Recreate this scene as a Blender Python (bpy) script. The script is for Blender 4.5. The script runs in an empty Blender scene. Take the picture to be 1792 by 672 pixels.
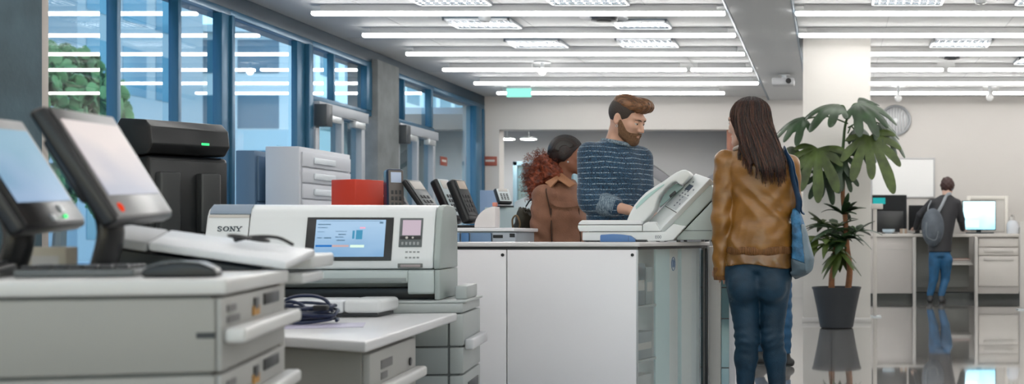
import bpy, bmesh, math, random
import numpy as np
from mathutils import Vector, Matrix, Euler
random.seed(7)
SC = bpy.context.scene
COL = SC.collection
R = math.radians
EYE = 0.90            # camera height
F_PX, CX, CY = 2000.0, 1455.0, 415.0   # focal length and optical axis measured on the photograph

def at(px, py, d):
    """photograph pixel + real distance -> world point (used to measure the place)"""
    return Vector(((px - CX) * d / F_PX, d, EYE - (py - CY) * d / F_PX))

# ------------------------------------------------------------------ materials
_M = {}
def _nt(name):
    m = bpy.data.materials.new(name); m.use_nodes = True
    nt = m.node_tree; nt.nodes.clear()
    out = nt.nodes.new('ShaderNodeOutputMaterial')
    return m, nt, out
def N(nt, t, **kw):
    n = nt.nodes.new(t)
    for k, v in kw.items():
        if k in n.inputs: n.inputs[k].default_value = v
        else: setattr(n, k, v)
    return n
def c4(c): return (c[0], c[1], c[2], 1.0)
def mat(name, color, rough=0.5, metal=0.0, spec=0.5, bump=0.0, bscale=60.0, var=0.0, vscale=4.0, stretch=None, coat=0.0, sheen=0.0, color2=None):
    if name in _M: return _M[name]
    m, nt, out = _nt(name)
    b = N(nt, 'ShaderNodeBsdfPrincipled', Roughness=rough, Metallic=metal)
    b.inputs['Base Color'].default_value = c4(color)
    b.inputs['Specular IOR Level'].default_value = spec
    b.inputs['Coat Weight'].default_value = coat
    b.inputs['Sheen Weight'].default_value = sheen
    nt.links.new(b.outputs[0], out.inputs[0])
    tc = N(nt, 'ShaderNodeTexCoord')
    src = tc.outputs['Object']
    if stretch:
        mp = N(nt, 'ShaderNodeMapping'); mp.inputs['Scale'].default_value = stretch
        nt.links.new(src, mp.inputs[0]); src = mp.outputs[0]
    if var > 0 or color2:
        no = N(nt, 'ShaderNodeTexNoise', Scale=vscale, Detail=4.0)
        nt.links.new(src, no.inputs['Vector'])
        rp = N(nt, 'ShaderNodeValToRGB')
        rp.color_ramp.elements[0].position = 0.3; rp.color_ramp.elements[1].position = 0.7
        a = color if color2 else tuple(x * (1 - var) for x in color)
        z = color2 if color2 else tuple(min(1, x * (1 + var)) for x in color)
        rp.color_ramp.elements[0].color = c4(a); rp.color_ramp.elements[1].color = c4(z)
        nt.links.new(no.outputs['Fac'], rp.inputs[0]); nt.links.new(rp.outputs[0], b.inputs['Base Color'])
    if bump > 0:
        n2 = N(nt, 'ShaderNodeTexNoise', Scale=bscale, Detail=3.0)
        nt.links.new(src, n2.inputs['Vector'])
        bp = N(nt, 'ShaderNodeBump', Strength=bump, Distance=0.01)
        nt.links.new(n2.outputs['Fac'], bp.inputs['Height']); nt.links.new(bp.outputs[0], b.inputs['Normal'])
    _M[name] = m
    return m
def emis(name, color, strength):
    if name in _M: return _M[name]
    m, nt, out = _nt(name)
    e = N(nt, 'ShaderNodeEmission', Strength=strength); e.inputs['Color'].default_value = c4(color)
    nt.links.new(e.outputs[0], out.inputs[0]); _M[name] = m
    return m
def glass(name, tint, extra=0.04, rough=0.0, gain=1.0):
    """thin pane: tinted see-through plus a fresnel mirror"""
    if name in _M: return _M[name]
    m, nt, out = _nt(name)
    t = N(nt, 'ShaderNodeBsdfTransparent'); t.inputs[0].default_value = c4(tuple(x ** 0.5 for x in tint))
    g = N(nt, 'ShaderNodeBsdfGlossy', Roughness=rough); g.inputs[0].default_value = (1, 1, 1, 1)
    f = N(nt, 'ShaderNodeFresnel', IOR=1.5)
    ma = N(nt, 'ShaderNodeMath', operation='MULTIPLY_ADD'); ma.inputs[1].default_value = gain; ma.inputs[2].default_value = extra
    mx = N(nt, 'ShaderNodeMixShader')
    ge = N(nt, 'ShaderNodeNewGeometry'); sb = N(nt, 'ShaderNodeMath', operation='SUBTRACT'); sb.inputs[0].default_value = 1.0
    mu = N(nt, 'ShaderNodeMath', operation='MULTIPLY'); mu.use_clamp = True
    nt.links.new(ge.outputs['Backfacing'], sb.inputs[1]); nt.links.new(sb.outputs[0], mu.inputs[1])   # reflect once, at the outer face only
    nt.links.new(f.outputs[0], ma.inputs[0]); nt.links.new(ma.outputs[0], mu.inputs[0]); nt.links.new(mu.outputs[0], mx.inputs[0])
    nt.links.new(t.outputs[0], mx.inputs[1]); nt.links.new(g.outputs[0], mx.inputs[2])
    nt.links.new(mx.outputs[0], out.inputs[0]); _M[name] = m
    return m
def screen(name, ca, cb, strength, axis=2, gloss=0.25):
    """a lit display: two soft tones across it plus a glossy front"""
    if name in _M: return _M[name]
    m, nt, out = _nt(name)
    tc = N(nt, 'ShaderNodeTexCoord'); sp = N(nt, 'ShaderNodeSeparateXYZ')
    nt.links.new(tc.outputs['Generated'], sp.inputs[0])
    no = N(nt, 'ShaderNodeTexNoise', Scale=2.2, Detail=1.0); nt.links.new(tc.outputs['Generated'], no.inputs['Vector'])
    ad = N(nt, 'ShaderNodeMath', operation='MULTIPLY_ADD'); ad.inputs[1].default_value = 0.5
    nt.links.new(no.outputs['Fac'], ad.inputs[0]); nt.links.new(sp.outputs[axis], ad.inputs[2])
    rp = N(nt, 'ShaderNodeValToRGB'); rp.color_ramp.elements[0].position = 0.3; rp.color_ramp.elements[1].position = 1.1 if False else 1.0
    rp.color_ramp.elements[0].color = c4(ca); rp.color_ramp.elements[1].color = c4(cb)
    nt.links.new(ad.outputs[0], rp.inputs[0])
    e = N(nt, 'ShaderNodeEmission', Strength=strength); nt.links.new(rp.outputs[0], e.inputs[0])
    g = N(nt, 'ShaderNodeBsdfGlossy', Roughness=0.30); f = N(nt, 'ShaderNodeFresnel', IOR=1.28)
    mx = N(nt, 'ShaderNodeMixShader')
    nt.links.new(f.outputs[0], mx.inputs[0]); nt.links.new(e.outputs[0], mx.inputs[1]); nt.links.new(g.outputs[0], mx.inputs[2])
    nt.links.new(mx.outputs[0], out.inputs[0]); _M[name] = m
    return m

# ------------------------------------------------------------------ mesh helpers
def B(): return bmesh.new()
def box(bm, lo, hi, bev=0.0, seg=2, M=None):
    lo, hi = Vector(lo), Vector(hi)
    s = hi - lo; c = (hi + lo) / 2
    mx = Matrix.Translation(c) @ Matrix.Diagonal((s.x, s.y, s.z, 1))
    vs = bmesh.ops.create_cube(bm, size=1.0, matrix=mx)['verts']
    if bev > 0:
        es = list({e for v in vs for e in v.link_edges})
        r = bmesh.ops.bevel(bm, geom=es, offset=min(bev, min(s) * 0.49), segments=seg, affect='EDGES', profile=0.5)
        vs = list({v for v in r['verts']} | {v for v in vs if v.is_valid})
    if M is not None: bmesh.ops.transform(bm, matrix=M, verts=vs)
    return vs
def poly(bm, pts, ext, bev=0.0, seg=2):
    """planar outline (3-D points) extruded by the vector ext"""
    ext = Vector(ext)
    a = [bm.verts.new(Vector(p)) for p in pts]
    b = [bm.verts.new(Vector(p) + ext) for p in pts]
    n = len(a)
    fs = [bm.faces.new(a), bm.faces.new(list(reversed(b)))]
    for i in range(n): fs.append(bm.faces.new((a[i], b[i], b[(i + 1) % n], a[(i + 1) % n])))
    bmesh.ops.recalc_face_normals(bm, faces=fs)
    if bev > 0:
        es = list({e for f in fs for e in f.edges})
        bmesh.ops.bevel(bm, geom=es, offset=bev, segments=seg, affect='EDGES', profile=0.5, clamp_overlap=True)
def tube(bm, pts, r, n=10, closed=False, flat=None):
    pts = [Vector(p) for p in pts]; m = len(pts)
    rs = r if isinstance(r, (list, tuple)) else [r] * m
    rings = []; up = None
    for i, p in enumerate(pts):
        t = (pts[(i + 1) % m] - pts[i - 1]) if closed else (pts[min(i + 1, m - 1)] - pts[max(i - 1, 0)])
        t.normalize()
        if up is None:
            up = Vector((0, 0, 1)) if abs(t.z) < 0.9 else Vector((0, 1, 0))
        u = (up - t * up.dot(t)).normalized(); w = t.cross(u); up = u
        k = flat if flat else 1.0
        rings.append([bm.verts.new(p + (u * math.cos(2 * math.pi * j / n) + w * (k * math.sin(2 * math.pi * j / n))) * rs[i]) for j in range(n)])
    for i in range(m if closed else m - 1):
        A, Bq = rings[i], rings[(i + 1) % m]
        for j in range(n): bm.faces.new((A[j], A[(j + 1) % n], Bq[(j + 1) % n], Bq[j]))
    if not closed:
        bm.faces.new(list(reversed(rings[0]))); bm.faces.new(rings[-1])
def cyl(bm, a, b, ra, rb=None, n=20): tube(bm, [a, b], [ra, ra if rb is None else rb], n)
def lathe(bm, prof, c=(0, 0, 0), n=32, M=None):
    c = Vector(c); rings = []; new = []
    for r, z in prof:
        ring = [bm.verts.new(c + Vector((r * math.cos(2 * math.pi * j / n), r * math.sin(2 * math.pi * j / n), z))) for j in range(n)]
        rings.append(ring); new += ring
    for A, Q in zip(rings, rings[1:]):
        for j in range(n): bm.faces.new((A[j], A[(j + 1) % n], Q[(j + 1) % n], Q[j]))
    bm.faces.new(list(reversed(rings[0]))); bm.faces.new(rings[-1])
    if M is not None: bmesh.ops.transform(bm, matrix=M, verts=new)
def ball(bm, c, r, M=None, u=16, v=10):
    r = r if isinstance(r, (tuple, list)) else (r, r, r)
    mx = Matrix.Translation(Vector(c)) @ Matrix.Diagonal((r[0], r[1], r[2], 1))
    if M is not None: mx = M @ mx
    bmesh.ops.create_uvsphere(bm, u_segments=u, v_segments=v, radius=1.0, matrix=mx)
def smooth_path(pts, k=6):
    P = [Vector(p) for p in pts]; out = []
    for i in range(len(P) - 1):
        p0, p1, p2, p3 = P[max(i - 1, 0)], P[i], P[i + 1], P[min(i + 2, len(P) - 1)]
        for j in range(k):
            t = j / k
            out.append(0.5 * ((2 * p1) + (p2 - p0) * t + (2 * p0 - 5 * p1 + 4 * p2 - p3) * t * t + (3 * p1 - p0 - 3 * p2 + p3) * t ** 3))
    out.append(P[-1]); return out

def obj(name, bm, m, parent=None, smooth=35, label=None, recalc=True):
    me = bpy.data.meshes.new(name)
    if recalc: bmesh.ops.recalc_face_normals(bm, faces=bm.faces[:])
    bm.to_mesh(me); bm.free()
    return link(name, me, m, parent, smooth, label)
def link(name, me, m, parent=None, smooth=35, label=None):
    if m is not None: me.materials.append(m)
    if smooth:
        me.polygons.foreach_set('use_smooth', [True] * len(me.polygons))
        if smooth < 180: me.set_sharp_from_angle(angle=R(smooth))
    o = bpy.data.objects.new(name, me); COL.objects.link(o)
    if parent is not None: o.parent = parent
    if label: o['label'] = label
    return o
def thing(name, label, cat, loc=(0, 0, 0), rz=0.0, group=None):
    o = bpy.data.objects.new(name, None); COL.objects.link(o)
    o.empty_display_size = 0.1
    o.location = loc; o.rotation_euler = (0, 0, rz)
    o['label'] = label; o['category'] = cat
    if group: o['group'] = group
    return o
def tag(o, label, cat, group=None, kind=None):
    o['label'] = label; o['category'] = cat
    if group: o['group'] = group
    if kind: o['kind'] = kind
    return o
def struct(name, bm, m, parent=None, label=None, smooth=35):
    o = obj(name, bm, m, parent, smooth)
    if parent is None: o['kind'] = 'structure'
    if label: o['label'] = label
    return o
def dup(root, loc, rz=None, label=None, group=None):
    r = root.copy(); COL.objects.link(r); r.location = loc
    if rz is not None: r.rotation_euler = (0, 0, rz)
    if label: r['label'] = label
    if group: r['group'] = group
    for ch in list(root.children):
        c = ch.copy(); COL.objects.link(c); c.parent = r
        for g in list(ch.children):
            d = g.copy(); COL.objects.link(d); d.parent = c
    return r
def text_obj(name, s, size, m, parent, M, ext=0.0008):
    cu = bpy.data.curves.new(name, 'FONT'); cu.body = s; cu.size = size; cu.extrude = ext
    cu.align_x = 'CENTER'; cu.align_y = 'CENTER'
    t = bpy.data.objects.new(name, cu); COL.objects.link(t)
    dg = bpy.context.evaluated_depsgraph_get()
    me = bpy.data.meshes.new_from_object(t.evaluated_get(dg))
    bpy.data.objects.remove(t); bpy.data.curves.remove(cu)
    me.transform(M)
    me.materials.clear()
    return link(name, me, m, parent, 0)

# ------------------------------------------------------------------ implicit surfaces (figures, hair, soft clothes)
def _v(p): return np.asarray(p, dtype=np.float32)
def rc(P, a, b, ra, rb):
    a, b = _v(a), _v(b); ba = b - a; L2 = float(ba @ ba) + 1e-12
    h = np.clip((P - a) @ ba / L2, 0, 1)
    return np.linalg.norm(P - a - h[:, None] * ba, axis=1) - (ra + (rb - ra) * h)
def ell(P, c, r):
    q = P - _v(c); r = _v(r)
    k0 = np.linalg.norm(q / r, axis=1); k1 = np.linalg.norm(q / (r * r), axis=1) + 1e-9
    return k0 * (k0 - 1) / k1
def smin(a, b, k):
    h = np.maximum(k - np.abs(a - b), 0) / k
    return np.minimum(a, b) - h * h * k * 0.25
def smax(a, b, k): return -smin(-a, -b, k)
def chain(P, pts, rs, k=0.02):
    d = None
    for i in range(len(pts) - 1):
        e = rc(P, pts[i], pts[i + 1], rs[i], rs[i + 1])
        d = e if d is None else smin(d, e, k)
    return d
def loft(P, rows, yaw=0.0, off=0.0, p=2.0):
    """rows of (z, cx, cy, rx, ry), rx across and ry along the facing direction"""
    rows = sorted(rows); zs = np.array([r[0] for r in rows])
    zz = np.linspace(zs[0], zs[-1], 80)
    A = np.array(rows)
    def cr(col):
        v = A[:, col]; n = len(v); out = []
        m = np.gradient(v, zs)
        for z in zz:
            i = min(max(np.searchsorted(zs, z) - 1, 0), n - 2); h = zs[i + 1] - zs[i]; t = (z - zs[i]) / h
            out.append((2*t**3-3*t*t+1)*v[i] + (t**3-2*t*t+t)*h*m[i] + (-2*t**3+3*t*t)*v[i+1] + (t**3-t*t)*h*m[i+1])
        return np.array(out)
    z = np.clip(P[:, 2], zz[0], zz[-1])
    cx, cy, rx, ry = [np.interp(z, zz, cr(i)) for i in (1, 2, 3, 4)]
    rx = rx + off; ry = ry + off
    c, s = math.cos(-yaw), math.sin(-yaw)
    x, y = P[:, 0] - cx, P[:, 1] - cy
    u, w = c * x - s * y, s * x + c * y
    q = (np.abs(u / rx) ** p + np.abs(w / ry) ** p) ** (1 / p)
    d = (q - 1) * np.minimum(rx, ry)
    over = np.maximum(np.maximum(zz[0] - off - P[:, 2], P[:, 2] - zz[-1] - off), -0.05)
    return smax(d, over, 0.03)
def rotz(a):
    c, s = math.cos(a), math.sin(a); return np.array([[c, -s, 0], [s, c, 0], [0, 0, 1]], dtype=np.float32)
def rotx(a):
    c, s = math.cos(a), math.sin(a); return np.array([[1, 0, 0], [0, c, -s], [0, s, c]], dtype=np.float32)
def roty(a):
    c, s = math.cos(a), math.sin(a); return np.array([[c, 0, s], [0, 1, 0], [-s, 0, c]], dtype=np.float32)

def implicit(name, f, lo, hi, h, m, parent=None, label=None, relax=1):
    lo = np.array(lo, dtype=np.float64); hi = np.array(hi, dtype=np.float64)
    b = 8
    nb = np.maximum(np.ceil((hi - lo) / (h * b)).astype(int), 1)
    n = nb * b + 1
    bi = np.stack(np.meshgrid(*[np.arange(k) for k in nb], indexing='ij'), -1).reshape(-1, 3)
    cen = (lo + (bi + 0.5) * b * h).astype(np.float32)
    dc = f(cen)
    act = np.abs(dc) < b * h * 0.87 * 1.6 + 0.03
    Fg = np.ones(n, dtype=np.float32)
    for (i, j, k), d in zip(bi[~act], dc[~act]):
        if d < 0: Fg[i*b:(i+1)*b+1, j*b:(j+1)*b+1, k*b:(k+1)*b+1] = -1
    g = np.stack(np.meshgrid(*[np.arange(b + 1)] * 3, indexing='ij'), -1).reshape(-1, 3)
    A = bi[act]
    for s in range(0, len(A), 200):
        blk = A[s:s+200]
        idx = blk[:, None, :] * b + g[None]
        pts = (lo + idx.reshape(-1, 3) * h).astype(np.float32)
        ii = idx.reshape(-1, 3)
        Fg[ii[:, 0], ii[:, 1], ii[:, 2]] = f(pts)
    Fg[0] = np.abs(Fg[0]) + 1e-4; Fg[-1] = np.abs(Fg[-1]) + 1e-4
    Fg[:, 0] = np.abs(Fg[:, 0]) + 1e-4; Fg[:, -1] = np.abs(Fg[:, -1]) + 1e-4
    Fg[:, :, 0] = np.abs(Fg[:, :, 0]) + 1e-4; Fg[:, :, -1] = np.abs(Fg[:, :, -1]) + 1e-4
    S = Fg < 0
    c = [S[i:n[0]-1+i, j:n[1]-1+j, k:n[2]-1+k] for i in (0, 1) for j in (0, 1) for k in (0, 1)]
    cnt = sum(x.astype(np.int8) for x in c)
    cells = np.argwhere((cnt > 0) & (cnt < 8))
    vid = -np.ones((n[0]-1, n[1]-1, n[2]-1), dtype=np.int64)
    vid[cells[:, 0], cells[:, 1], cells[:, 2]] = np.arange(len(cells))
    acc = np.zeros((len(cells), 3)); w = np.zeros(len(cells))
    cor = [(i, j, k) for i in (0, 1) for j in (0, 1) for k in (0, 1)]
    for a in cor:
        for ax in range(3):
            if a[ax]: continue
            q = list(a); q[ax] = 1
            fa = Fg[cells[:, 0]+a[0], cells[:, 1]+a[1], cells[:, 2]+a[2]]
            fb = Fg[cells[:, 0]+q[0], cells[:, 1]+q[1], cells[:, 2]+q[2]]
            x = (fa < 0) != (fb < 0)
            t = np.where(x, fa / np.where(x, fa - fb, 1), 0)
            p = np.tile(np.array(a, dtype=float), (len(cells), 1)); p[:, ax] = t
            acc[x] += p[x]; w[x] += 1
    V = lo + (cells + acc / w[:, None]) * h
    quads = []
    for ax in range(3):
        o1, o2 = [(1, 2), (2, 0), (0, 1)][ax]
        s0 = [slice(None)] * 3; s1 = [slice(None)] * 3
        s0[ax] = slice(0, -1); s1[ax] = slice(1, None)
        e = np.argwhere(S[tuple(s0)] != S[tuple(s1)])
        ok = (e[:, o1] > 0) & (e[:, o2] > 0) & (e[:, o1] < n[o1]-1) & (e[:, o2] < n[o2]-1)
        e = e[ok]
        ins = S[e[:, 0], e[:, 1], e[:, 2]]
        def cid(d1, d2):
            q = e.copy(); q[:, o1] -= d1; q[:, o2] -= d2
            return vid[q[:, 0], q[:, 1], q[:, 2]]
        a0, a1, a2, a3 = cid(1, 1), cid(0, 1), cid(0, 0), cid(1, 0)
        Q = np.stack([a0, a1, a2, a3], 1)
        Q[~ins] = Q[~ins][:, ::-1]
        quads.append(Q)
    Q = np.concatenate(quads)
    for _ in range(relax):
        s_ = np.zeros_like(V); k_ = np.zeros(len(V))
        for i in range(4):
            np.add.at(s_, Q[:, i], V[Q[:, (i+1) % 4]]); np.add.at(k_, Q[:, i], 1)
        V = V * 0.5 + 0.5 * s_ / np.maximum(k_, 1)[:, None]
    me = bpy.data.meshes.new(name)
    me.vertices.add(len(V)); me.vertices.foreach_set('co', V.astype(np.float32).ravel())
    me.loops.add(Q.size); me.loops.foreach_set('vertex_index', Q.astype(np.int32).ravel())
    me.polygons.add(len(Q)); me.polygons.foreach_set('loop_start', np.arange(0, Q.size, 4, dtype=np.int32))
    try: me.polygons.foreach_set('loop_total', np.full(len(Q), 4, dtype=np.int32))
    except Exception: pass
    me.update(calc_edges=True); me.validate()
    return link(name, me, m, parent, 180, label)
# ================================================================== SETTING
XL, XR, YB, YF, ZC = -5.25, 6.5, 17.2, -4.0, 3.02
M_white = mat('white_paint', (0.54, 0.515, 0.49), 0.55, bump=0.05, bscale=90)
M_ceil = mat('ceiling_paint', (0.58, 0.585, 0.585), 0.6)
M_grey = mat('grey_wall_paint', (0.52, 0.52, 0.525), 0.6)
M_conc = mat('concrete', (0.16, 0.175, 0.18), 0.75, bump=0.25, bscale=25, var=0.25, vscale=3)
M_blue = mat('blue_metal', (0.022, 0.105, 0.19), 0.35, metal=0.2)
M_blued = mat('dark_blue_metal', (0.012, 0.035, 0.06), 0.4)
M_alum = mat('brushed_aluminium', (0.55, 0.58, 0.6), 0.35, metal=0.6)
M_black = mat('black_plastic', (0.007, 0.008, 0.010), 0.35)
M_dark = mat('dark_grey_plastic', (0.024, 0.026, 0.030), 0.4)
M_plas = mat('white_plastic', (0.66, 0.68, 0.69), 0.32)
M_pw = mat('warm_grey_plastic', (0.42, 0.42, 0.40), 0.45)
M_gp = mat('grey_plastic', (0.40, 0.43, 0.43), 0.4)
M_lam = mat('white_laminate', (0.86, 0.85, 0.89), 0.35)
M_led = emis('led_tube', (1.0, 0.985, 0.96), 11.0)
M_glass = glass('window_glass', (0.50, 0.76, 0.90), 0.06, gain=1.6)
M_case = glass('case_glass', (0.88, 0.94, 0.95), 0.06)

# polished floor with large tiles
def floor_mat():
    m, nt, out = _nt('polished_floor')
    b = N(nt, 'ShaderNodeBsdfPrincipled', Roughness=0.06)
    b.inputs['Specular IOR Level'].default_value = 0.8
    b.inputs['Coat Weight'].default_value = 1.0; b.inputs['Coat Roughness'].default_value = 0.03; b.inputs['Coat IOR'].default_value = 1.7
    tc = N(nt, 'ShaderNodeTexCoord'); br = N(nt, 'ShaderNodeTexBrick', Scale=1.0)
    br.offset = 0.0; br.inputs['Mortar Size'].default_value = 0.004; br.inputs['Brick Width'].default_value = 0.9; br.inputs['Row Height'].default_value = 0.9
    br.inputs['Color1'].default_value = (0.34, 0.33, 0.315, 1); br.inputs['Color2'].default_value = (0.31, 0.305, 0.295, 1); br.inputs['Mortar'].default_value = (0.12, 0.12, 0.12, 1)
    nt.links.new(tc.outputs['Object'], br.inputs[0]); nt.links.new(br.outputs[0], b.inputs['Base Color'])
    nt.links.new(b.outputs[0], out.inputs[0]); return m
bm = B(); box(bm, (XL, YF, -0.1), (XR, 22, 0)); struct('floor', bm, floor_mat())
bm = B(); box(bm, (XL - 0.5, YF, ZC), (XR + 0.2, 22, ZC + 0.25)); ceil = struct('ceiling', bm, M_ceil)
bm = B()
for X in (-4.3, -3.0, -1.7, 0.55, 1.75, 2.95, 4.2): box(bm, (X - 0.004, YF, ZC - 0.003), (X + 0.004, YB, ZC))
for Y in (9.7, 12.15, 14.6): box(bm, (XL + .1, Y - 0.004, ZC - 0.003), (XR, Y + 0.004, ZC))
struct('trim_4', bm, mat('ceiling_joint', (0.42, 0.43, 0.44), 0.6), label='thin joint lines of the ceiling panels')

# walls
bm = B(); box(bm, (XR, YF, 0), (XR + 0.2, 22, ZC)); struct('wall_right', bm, M_white)
bm = B(); box(bm, (XL, YF - 0.2, 0), (XR, YF, .4)); box(bm, (XL, YF - .2, 2.8), (XR, YF, ZC)); box(bm, (XL, YF - .2, .4), (-4.8, YF, 2.8)); box(bm, (6.0, YF - .2, .4), (XR, YF, 2.8)); struct('wall_front', bm, M_white)
bm = B()
for x in (-4.8, -2.64, -.48, 1.68, 3.84, 5.95): box(bm, (x, YF - .12, .4), (x + .05, YF - .04, 2.8), .003)
wf = struct('window_6', bm, M_blue)  # unseen glazing added behind the camera so daylight fills camera-facing surfaces
bm = B(); box(bm, (-4.79, YF - .085, .41), (5.99, YF - .08, 2.79)); obj('pane', bm, glass('clear_glass', (.92, .96, .98), .02), wf, 0)
OPX0, OPX1, OPZ = -5.0, -1.42, 2.52
bm = B()
box(bm, (XL - 0.3, YB, 0), (OPX0, YB + 0.25, ZC)); box(bm, (OPX0, YB, OPZ), (OPX1, YB + 0.25, ZC)); box(bm, (OPX1, YB, 0), (XR, YB + 0.25, ZC))
struct('wall_back', bm, M_white)
bm = B(); box(bm, (-7.5, 20.2, 0), (1.0, 20.4, ZC)); struct('wall_corridor', bm, M_grey)
bm = B(); box(bm, (-7.5, YB + 0.25, 2.78), (1.0, 20.2, 2.88)); struct('ceiling_corridor', bm, M_ceil)
bm = B(); box(bm, (-7.6, YB + .25, 0), (-7.5, 20.4, 2.78)); struct('wall_corridor_left', bm, M_grey)
bm = B(); box(bm, (0.9, YB + .25, 0), (1.0, 20.2, 2.78)); struct('wall_corridor_right', bm, M_grey)
bm = B(); box(bm, (-7.5, YB + .25, -.1), (XL, 20.4, 0)); struct('floor_corridor', bm, mat('corridor_floor', (.2, .2, .2), .3))
bm = B(); box(bm, (OPX1 - 0.16, YB + 0.02, 0), (OPX1 - .002, YB + 0.2, OPZ - .002), 0.005); struct('trim_1', bm, mat('reddish_wood', (0.24, 0.08, 0.04), 0.45, var=0.3, stretch=(8, 8, 1)), label='reddish brown wooden post at the corridor opening')
# glazed door in the corridor
bm = B()
for x in (-5.38, -4.86, -4.36): box(bm, (x, 19.3, 0), (x + 0.07, 19.4, 2.18), .004)
box(bm, (-5.38, 19.3, 2.11), (-4.29, 19.4, 2.18), .004)
dr = struct('door_3', bm, mat('teal_frame', (0.10, 0.16, 0.19), 0.4))
bm = B(); box(bm, (-5.35, 19.34, 0.02), (-4.3, 19.36, 2.13)); struct('pane', bm, mat('teal_glass', (0.025, 0.065, 0.085), 0.08, spec=.8), dr)
for i, (px, dy) in enumerate(((887, 18.9), (925, 18.9), (1010, 18.1), (1090, 18.1), (1200, 18.1))):  # last three are unseen lamps added to brighten the corridor
    p = at(px, 246, dy)
    t = thing('round_ceiling_lamp', ['round corridor lamp nearer the window wall above the glazed door', 'round corridor lamp between the other one and the red haired person', 'added unseen fill lamp in the corridor above the red haired person', 'added unseen fill lamp in the corridor behind the bearded man', 'added unseen fill lamp in the corridor nearest the staircase'][i], 'lamp', (p.x, dy, 2.779), group='corridor ceiling lamps')
    dr_ = -.23 if i < 2 else 0
    if i < 2: bm = B(); cyl(bm, (0, 0, dr_), (0, 0, -.001), .012); obj('rod', bm, M_alum, t)
    bm = B(); lathe(bm, [(.13, dr_ - .03), (.145, dr_ - .02), (.145, dr_)]); obj('rim', bm, M_alum, t)
    bm = B(); lathe(bm, [(.09, dr_ - .036), (.12, dr_ - .032), (.125, dr_ - .0305)]); obj('diffuser', bm, emis('round_lamp', (1, .98, .95), 70), t)
# staircase behind the opening
bm = B()
a = at(1130, 345, 19.4); 
poly(bm, [(-3.4, 19.2, 2.4), (-3.4, 19.2, 2.2), (-2.35, 19.2, 1.45), (-2.35, 19.2, 1.65)], (0, .25, 0), .01)
poly(bm, [(-2.45, 19.2, 1.68), (-1.2, 19.2, 2.46), (-1.2, 19.2, 1.95), (-2.35, 19.2, 1.25), (-2.45, 19.2, 1.3)], (0, .7, 0), .01)
box(bm, (-2.6, 19.3, 0), (-2.2, 19.8, 1.5))
tag(obj('staircase', bm, mat('dark_grey_paint', (0.12, 0.12, 0.13), 0.6)), 'dark grey sloping stair flank in the corridor behind the bearded man', 'staircase')
# red wall sign
p = at(851, 282, YB)
t = thing('wall_sign', 'small red brown sign on the white end wall beside the windows', 'sign', (-5.13, YB - .002, p.z))
bm = B(); box(bm, (-.1, -.02, -.07), (.1, 0, .07), .006); obj('panel', bm, mat('sign_red', (0.30, 0.075, 0.05), .5), t)
bm = B(); box(bm, (-.07, -.0225, -.01), (.07, -.0205, .02)); obj('stripe', bm, M_white, t)

# dropped ceiling panel with tracks
bm = B(); box(bm, (-0.93, YF, ZC - 0.055), (-0.36, YB - .002, ZC)); struct('trim_2', bm, mat('dropped_panel', (0.60, 0.61, 0.62), 0.5), label='dropped ceiling strip running to the back wall')
bm = B()
for x in (-0.955, -0.36): box(bm, (x, YF, ZC - 0.06), (x + 0.022, YB - .002, ZC), .003)
struct('trim_3', bm, mat('blue_grey_track', (0.16, 0.23, 0.30), 0.35, metal=.4), label='narrow blue grey tracks along the dropped strip')

# structural column in front of the plant wall
bm = B(); box(bm, (-0.30, 12.05, 0), (0.412, 12.75, ZC), .004); struct('wall_column', bm, mat('column_paint', (0.68, 0.655, 0.62), 0.5))
bm = B(); box(bm, (-0.308, 12.042, 0), (0.42, 12.758, 0.05), .003); struct('baseboard_column', bm, mat('column_base', (0.6, 0.58, 0.56), .4))

# ---------------- window wall
def d_of(px): return 5.25 * F_PX / (CX - px)
bm = B(); box(bm, (XL - .35, YF, ZC - .14), (XL + .03, YB, ZC - .001)); struct('wall_left_header', bm, M_blued)
bm = B(); box(bm, (XL - .3, YF, 0), (XL + .02, YB, .12)); struct('wall_left_sill', bm, M_conc)
M_concb = mat('blue_grey_concrete', (0.045, 0.085, 0.105), 0.75, bump=0.25, bscale=25, var=0.25, vscale=3)
bm = B(); box(bm, (XL - .25, 5.0, .12), (XL + .06, 7.52, ZC - .14), .01); struct('wall_left_pier', bm, M_concb)
bm = B(); box(bm, (XL - .2, 7.521, .12), (XL + .045, 7.60, ZC - .14), .004); struct('trim_5', bm, mat('beige_frame', (0.42, 0.38, 0.34), .5), label='pale beige frame beside the first window')
bm = B(); box(bm, (XL - .25, 12.98, .0), (XL + .10, 13.62, ZC - .1), .01); struct('wall_left_column', bm, M_conc)
bm = B(); box(bm, (XL - .3, YF, .12), (XL, 5.0, ZC - .14)); struct('wall_left_near', bm, M_white)
# glazed bays: (y0, y1, mullion positions, z0)
def bay(n, y0, y1, mull, z0=.12):
    bm = B()
    box(bm, (XL - .03, y0, ZC - .2), (XL + .03, y1, ZC - .14), .003); box(bm, (XL - .03, y0, z0), (XL + .03, y1, z0 + .06), .003)
    for ya, yb, q in mull: box(bm, (XL - .03, ya, z0 + .0605), (XL + q, yb, ZC - .2005), .003)
    o = struct('window_%d' % n, bm, M_blue)
    bm = B(); box(bm, (XL - .02, y0 + .02, z0 + .02), (XL - .014, y1 - .02, ZC - .16)); obj('pane', bm, M_glass, o, 0)
    return o
bay(1, 7.60, 9.93, [(7.60, 7.62, .03), (8.32, 8.365, .05), (9.10, 9.145, .05), (9.75, 9.88, .05), (9.881, 9.93, .07)])
bay(2, 9.931, 11.50, [(11.17, 11.33, .03), (11.34, 11.43, .07)])
bay(3, 11.501, 12.98, [(11.96, 12.0, .04), (12.82, 12.97, .04)], 2.27)
bay(4, 13.62, 15.02, [(13.62, 13.66, .04), (13.93, 13.97, .04), (14.85, 14.92, .05)], 2.27)
bay(5, 15.021, 17.2, [(16.70, 16.98, .06), (17.1, 17.195, .04)])
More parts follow.
